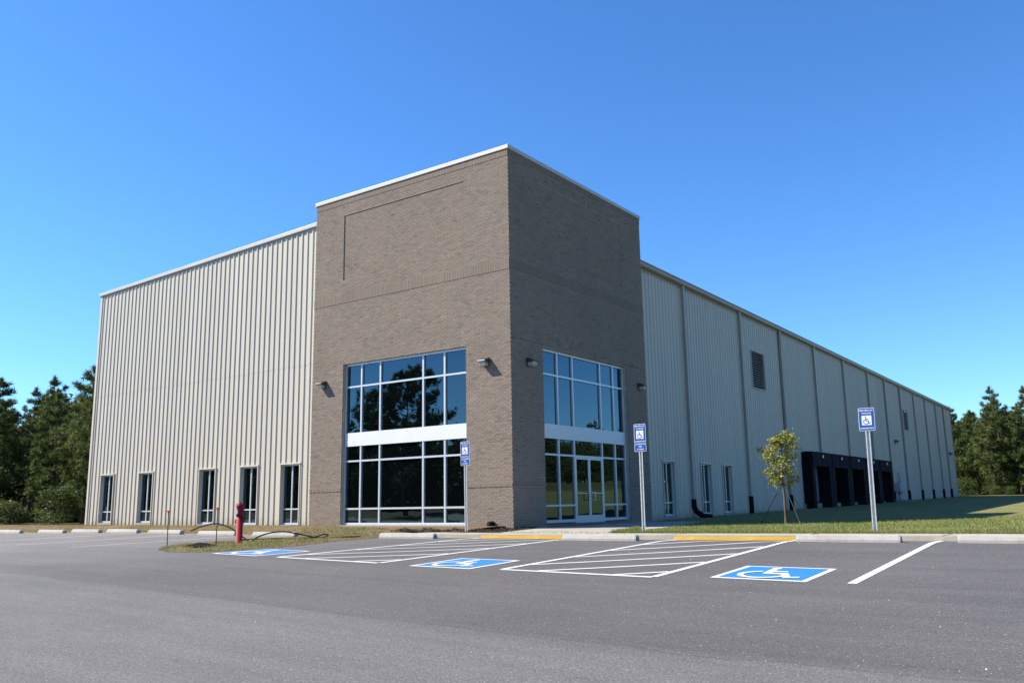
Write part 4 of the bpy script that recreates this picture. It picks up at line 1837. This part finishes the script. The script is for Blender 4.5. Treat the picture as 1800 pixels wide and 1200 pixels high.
def pine_variant(seed, height, crown_from, spread, tufts_per=15, blades=20, blen=.42, mature=False):
    """trunk mesh and needle crown mesh of one pine, base at the origin"""
    g = np.random.default_rng(seed)
    rr = random.Random(seed)
    tb = MB()
    lean = [rr.uniform(-.02, .02) * height, rr.uniform(-.02, .02) * height]

    def axis(t):
        return Vector((lean[0] * t * t + .06 * math.sin(t * 7 + seed), lean[1] * t * t + .06 * math.cos(t * 6 + seed), height * t))
    r0 = height * .0125 + .03
    K = 9
    tb.tube([axis(k / K * .98) for k in range(K + 1)], [r0 * (1 - .9 * k / K) * (1.25 if k == 0 else 1) for k in range(K + 1)], 8)
    cents, dirs, shade = [], [], []
    z = crown_from
    while z < .985:
        rel = (z - crown_from) / (1 - crown_from)
        prof = ((1 - rel) ** .75 * (.5 + .5 * min(1, rel / .3)) + .03) * 1.15 if not mature else (math.sin(math.pi * (rel ** .75 * .86 + .12)) ** .8)
        nb = rr.randint(4, 6)
        a0 = rr.uniform(0, 6.28)
        for b in range(nb):
            a = a0 + b * 6.283 / nb + rr.uniform(-.4, .4)
            L = spread * prof * rr.uniform(.42, 1.25)
            if rr.random() < .10:
                continue
            base = axis(z)
            rise = rr.uniform(-.05, .25) + .5 * rel
            pts = []
            for k in range(5):
                t = k / 4
                rad = L * t
                pts.append(base + Vector((math.cos(a) * rad, math.sin(a) * rad, L * (rise * t - .22 * t * (1 - rel) + .18 * t * t))))
            tb.tube(pts, [max(.012, r0 * .30 * (1 - rel * .6) * (1 - .8 * k / 4)) for k in range(5)], 4, False)
            nt_ = max(2, int(tufts_per * (L / spread + .25)))
            for q in range(nt_):
                t = 1.02 - .62 * rr.random() ** 1.5
                i = min(3, int(t * 4))
                p = pts[i].lerp(pts[i + 1], t * 4 - i)
                off = Vector((rr.gauss(0, 1), rr.gauss(0, 1), rr.gauss(.1, .7))) * (.07 * L + .09) * (0.6 if q == 0 else 1)
                c = p + off
                cents.append(c)
                d = Vector((math.cos(a), math.sin(a), .7)) + Vector((rr.gauss(0, .5), rr.gauss(0, .5), rr.gauss(0, .4)))
                dirs.append(d.normalized())
                shade.append(clamp(.42 + rr.gauss(0, .22), 0, 1))
        z += ((0.5 + .38 * rel) / height) * rr.uniform(.8, 1.3)
    for q in range(7):
        c = axis(.965 + .035 * q / 6)
        cents.append(c)
        dirs.append(Vector((rr.gauss(0, .4), rr.gauss(0, .4), 1)).normalized())
        shade.append(.6)
    C = np.array([tuple(c) for c in cents])
    Dr = np.array([tuple(d) for d in dirs])
    n = len(C)
    C2 = np.repeat(C, blades, 0)
    D2 = np.repeat(Dr, blades, 0)
    u = rand_unit(g, n * blades) * .95 + D2 * .55
    u /= np.linalg.norm(u, axis=1)[:, None]
    ln = g.uniform(.6, 1.15, n * blades)[:, None] * blen
    side = np.cross(u, rand_unit(g, n * blades))
    side /= np.linalg.norm(side, axis=1)[:, None] + 1e-9
    wd = g.uniform(.018, .036, n * blades)[:, None] * (blen / .36)
    st = C2 + g.normal(0, .05, C2.shape)
    v = np.empty((n * blades, 3, 3))
    v[:, 0] = st - side * wd
    v[:, 1] = st + side * wd
    v[:, 2] = st + u * ln
    f = np.arange(n * blades * 3).reshape(-1, 3)
    tint = np.clip(np.repeat(np.array(shade), blades) + g.normal(0, .10, n * blades), 0, 1)
    return tb.mesh('trunk', 'bark', True), big_mesh('crown', v.reshape(-1, 3), f, tint, 'pine_needles')


def leafy_variant(seed, height, radius, nclump, leaves, lsize, mat, low=.15, trunk_r=.05):
    g = np.random.default_rng(seed)
    rr = random.Random(seed)
    tb = MB()
    top = Vector((rr.uniform(-.1, .1), rr.uniform(-.1, .1), height * .85))
    tb.tube([(0, 0, -.1), (0, 0, 0), tuple(top * .5), tuple(top)], [trunk_r * 1.3, trunk_r, trunk_r * .6, trunk_r * .15], 7)
    C = []
    T = []
    for k in range(nclump):
        a = rr.uniform(0, 6.283)
        h = low + (1 - low) * rr.random()
        pr = math.sin(math.pi * clamp(.15 + .8 * (h - low) / (1 - low), 0, 1)) ** .7
        r = radius * pr * math.sqrt(rr.random())
        c = Vector((math.cos(a) * r, math.sin(a) * r, h * height))
        C.append(tuple(c))
        T.append(clamp(.45 + rr.gauss(0, .2), 0, 1))
        if k % 3 == 0:
            b0 = Vector((0, 0, max(.05, h * height * .62)))
            tb.tube([b0, b0.lerp(c, .55) + Vector((0, 0, .06)), c], [trunk_r * .4, trunk_r * .25, trunk_r * .1], 4, False)
    C = np.array(C)
    n = nclump
    N = n * leaves
    cs = radius * .23
    ctr = np.repeat(C, leaves, 0) + g.normal(0, cs, (N, 3)) * np.array([1, 1, .8])
    u = rand_unit(g, N)
    u[:, 2] = u[:, 2] * .6 - .15
    w_ = np.cross(u, rand_unit(g, N))
    w_ /= np.linalg.norm(w_, axis=1)[:, None]
    sz = g.uniform(.6, 1.2, N)[:, None] * lsize
    v = np.empty((N, 4, 3))
    v[:, 0] = ctr - u * sz
    v[:, 1] = ctr + w_ * sz * .45
    v[:, 2] = ctr + u * sz
    v[:, 3] = ctr - w_ * sz * .45
    b = np.arange(N)[:, None] * 4
    f = np.concatenate([b + np.array([[0, 1, 2]]), b + np.array([[0, 2, 3]])], 1).reshape(-1, 3)
    tint = np.clip(np.repeat(np.array(T), leaves) + g.normal(0, .14, N), 0, 1)
    return tb.mesh('trunk', 'bark', True), big_mesh('crown', v.reshape(-1, 3), f, np.repeat(tint, 2), mat)


BROAD = [leafy_variant(51, 7.0, 2.6, 150, 60, .17, 'broad_leaves', .06, .12), leafy_variant(52, 5.5, 2.3, 120, 60, .15, 'broad_leaves', .05, .10)]
PINES = [pine_variant(11, 12, .14, 2.4), pine_variant(12, 13, .26, 2.5), pine_variant(13, 11, .12, 2.2), pine_variant(14, 14, .34, 2.7), pine_variant(15, 12, .32, 2.6)]
TALLP = pine_variant(31, 15.5, .34, 4.8, 30, 26, .55, True)
SHRUBS = [leafy_variant(41, 2.6, 1.5, 60, 55, .11, 'broad_leaves', .08), leafy_variant(42, 4.2, 1.9, 80, 55, .12, 'broad_leaves', .12, .07), leafy_variant(43, 1.5, 1.1, 40, 55, .09, 'broad_leaves', .05, .03)]


def plant(name, variant, x, y, s, label, cat, group, zs=1.0, z=None):
    r = empty(name, (x, y, any_z(x, y) if z is None else z), label, cat, group)
    r.rotation_euler = (0, 0, rnd.uniform(0, 6.28))
    r.scale = (s, s, s * zs)
    link('trunk', variant[0], r)
    link('crown', variant[1], r)
    return r


def wood(n, box, ok, gap, smin, smax, label, group, variants, name='pine_tree', cat='tree', zs=(1, 1)):
    pts_ = []
    tries = 0
    while len(pts_) < n and tries < 20000:
        tries += 1
        x, y = rnd.uniform(box[0], box[1]), rnd.uniform(box[2], box[3])
        if not ok(x, y) or any((x - a) ** 2 + (y - b) ** 2 < gap * gap for a, b in pts_):
            continue
        pts_.append((x, y))
        plant(name, rnd.choice(variants), x, y, rnd.uniform(smin, smax), label, cat, group, rnd.uniform(*zs))


# left wood, beyond the end of the metal wall
LP = 'dark green pine in the wood left of the warehouse'
wood(70, (-50, -27.0, 2.5, 24), lambda x, y: y > 2.5 + (-29 - x) * .06, 1.6, .60, .74, LP, 'pines left of the warehouse', PINES[:4])
wood(22, (-84, -50, 2, 30), lambda x, y: True, 3.2, .74, .86, LP, 'pines left of the warehouse', PINES)
wood(10, (-46, -26.5, 0.8, 5), lambda x, y: True, 1.6, .5, .95, 'leafy shrub at the foot of the pines left of the warehouse', 'shrubs before the left pines', [SHRUBS[0], SHRUBS[2], SHRUBS[2]], 'shrub', 'shrub')
wood(8, (-52, -29, 8, 16), lambda x, y: True, 2.6, .5, .7, 'bushy broadleaf tree under the pines left of the warehouse', 'broadleaf trees under the left pines', BROAD, 'broadleaf_tree')
wood(26, (-64, -36, 6, 22), lambda x, y: True, 2.4, .75, 1.0, 'bushy broadleaf tree between the pines left of the warehouse', 'broadleaf trees between the left pines', BROAD, 'broadleaf_tree')
wood(16, (-40, -26.5, 18, 60), lambda x, y: True, 2.2, .8, 1.1, 'bushy broadleaf tree beside the hidden west wall of the warehouse', 'broadleaf trees behind the warehouse corner', BROAD, 'broadleaf_tree')
wood(30, (-98, -50, 20, 50), lambda x, y: True, 3.5, .9, 1.2, 'bushy broadleaf tree deep in the wood left of the warehouse', 'broadleaf trees deep in the left wood', BROAD, 'broadleaf_tree')
# right wood, behind the far end of the building
wood(50, (-9, 11, 91, 116), lambda x, y: y > 91 + max(0, -x) * 1.6, 2.0, .74, .95, 'tall pine in the wood beyond the far end of the warehouse', 'pines beyond the warehouse', PINES)
wood(12, (-6, 12, 87.5, 92), lambda x, y: True, 1.4, .5, 1.0, 'leafy shrub in front of the pines beyond the warehouse', 'shrubs before the far pines', [SHRUBS[0], SHRUBS[2]], 'shrub', 'shrub')
wood(20, (-10, 12, 93, 106), lambda x, y: True, 2.0, .55, .9, 'bushy broadleaf tree under the pines beyond the warehouse', 'broadleaf trees under the far pines', BROAD, 'broadleaf_tree')
wood(22, (-20, 14, 112, 124), lambda x, y: True, 2.2, .9, 1.2, 'bushy broadleaf tree deep in the wood beyond the warehouse', 'broadleaf trees deep in the far wood', BROAD, 'broadleaf_tree')
# the wood behind the photographer and on the east bank (seen in the glass)
wood(82, (-190, 0, -76, -60), lambda x, y: True, 3.2, .72, .92, 'pine in the wood across the lot, seen only as a reflection in the windows', 'pines reflected in the front glass', PINES)
wood(34, (-120, 0, -60, -57), lambda x, y: True, 2.6, .9, 1.4, 'shrub at the edge of the wood across the lot, seen only in the windows', 'shrubs reflected in the front glass', SHRUBS, 'shrub', 'shrub')
plant('pine_tree', TALLP, -48.4, -47, 1.0, 'large open crowned pine mirrored in the front window', 'tree', None)
wood(60, (60, 74, 45, 185), lambda x, y: True, 2.8, .66, .85, 'pine on the grass bank, seen only as a reflection in the entrance glazing', 'pines reflected in the entrance', PINES)
wood(30, (57, 60, 50, 180), lambda x, y: True, 2.6, .9, 1.4, 'shrub at the top of the grass bank, seen only in the entrance glazing', 'shrubs reflected in the entrance', SHRUBS, 'shrub', 'shrub')

wood(90, (-200, 5, -70, -60), lambda x, y: True, 2.6, .95, 1.25, 'bushy tree under the pines across the lot, seen only in the windows', 'broadleaf trees reflected in the front glass', BROAD, 'broadleaf_tree')
wood(60, (60, 68, 45, 185), lambda x, y: True, 2.4, .9, 1.2, 'bushy tree on the grass bank, seen only in the entrance glazing', 'broadleaf trees reflected in the entrance', BROAD, 'broadleaf_tree')

# the young tree on the lawn
yt = empty('young_tree', (6.9, 3.85, land_z(6.9, 3.85)), 'young yellow green tree staked with guy straps on the lawn', 'tree')
rr = random.Random(5)
tb = MB()
tb.tube([(0, 0, -.1), (0, 0, 0), (.01, 0, .7), (-.02, .02, 1.4), (.02, 0, 2.0), (.03, .01, 2.5)], [.055, .042, .036, .03, .018, .008], 8)
cl = []
for k in range(30):
    h = 1.08 + 1.45 * (k / 29) ** .9
    a = k * 2.4 + rr.uniform(-.5, .5)
    L = (.76 * math.sin(math.pi * clamp((h - .75) / 2.0, 0, 1)) ** .7) * rr.uniform(.5, 1.1)
    p0 = Vector((0, 0, h))
    p1 = p0 + Vector((math.cos(a) * L, math.sin(a) * L, L * rr.uniform(.05, .5)))
    tb.tube([p0, p0.lerp(p1, .5) + Vector((0, 0, .04)), p1], [.011, .008, .004], 5, False)
    if k % 5 == 3:
        continue
    for q in range(5):
        cl.append(tuple(p0.lerp(p1, .30 + .72 * q / 4) + Vector((rr.gauss(0, .04), rr.gauss(0, .04), rr.gauss(0, .04)))))
for q in range(10):
    cl.append((rr.gauss(.02, .10), rr.gauss(0, .10), 2.3 + .3 * rr.random()))
tb.build('trunk', 'bark', yt, True)
g2 = np.random.default_rng(8)
C = np.array(cl)
lv = 20
N = len(C) * lv
ctr = np.repeat(C, lv, 0) + g2.normal(0, .062, (N, 3))
u = rand_unit(g2, N)
u[:, 2] = u[:, 2] * .5 - .35
w_ = np.cross(u, rand_unit(g2, N))
w_ /= np.linalg.norm(w_, axis=1)[:, None]
sz = g2.uniform(.6, 1.25, N)[:, None] * .048
v = np.empty((N, 4, 3))
v[:, 0], v[:, 1], v[:, 2], v[:, 3] = ctr - u * sz, ctr + w_ * sz * .5, ctr + u * sz, ctr - w_ * sz * .5
b = np.arange(N)[:, None] * 4
f = np.concatenate([b + np.array([[0, 1, 2]]), b + np.array([[0, 2, 3]])], 1).reshape(-1, 3)
ti = np.clip(np.repeat(np.clip(g2.normal(.45, .22, len(C)), 0, 1), lv) + g2.normal(0, .15, N), 0, 1)
link('crown', big_mesh('crown', v.reshape(-1, 3), f, np.repeat(ti, 2), 'young_leaves'), yt)
for k, (dx, dy) in enumerate(((-1.15, 1.2), (.42, -.05), (.35, 1.1))):
    mb = MB()
    mb.tube([(0, 0, 1.22), (dx, dy, .02)], .012 if k == 0 else .008, 6)
    mb.build('guy_strap', 'guy_strap', yt)
    mb = MB()
    mb.tube([(dx * 1.02, dy * 1.02, -.08), (dx, dy, .09)], .03, 6)
    mb.build('stake', 'board_wood', yt)

scene.render.engine = 'CYCLES'
scene.cycles.max_bounces = 8
scene.cycles.use_adaptive_sampling = True
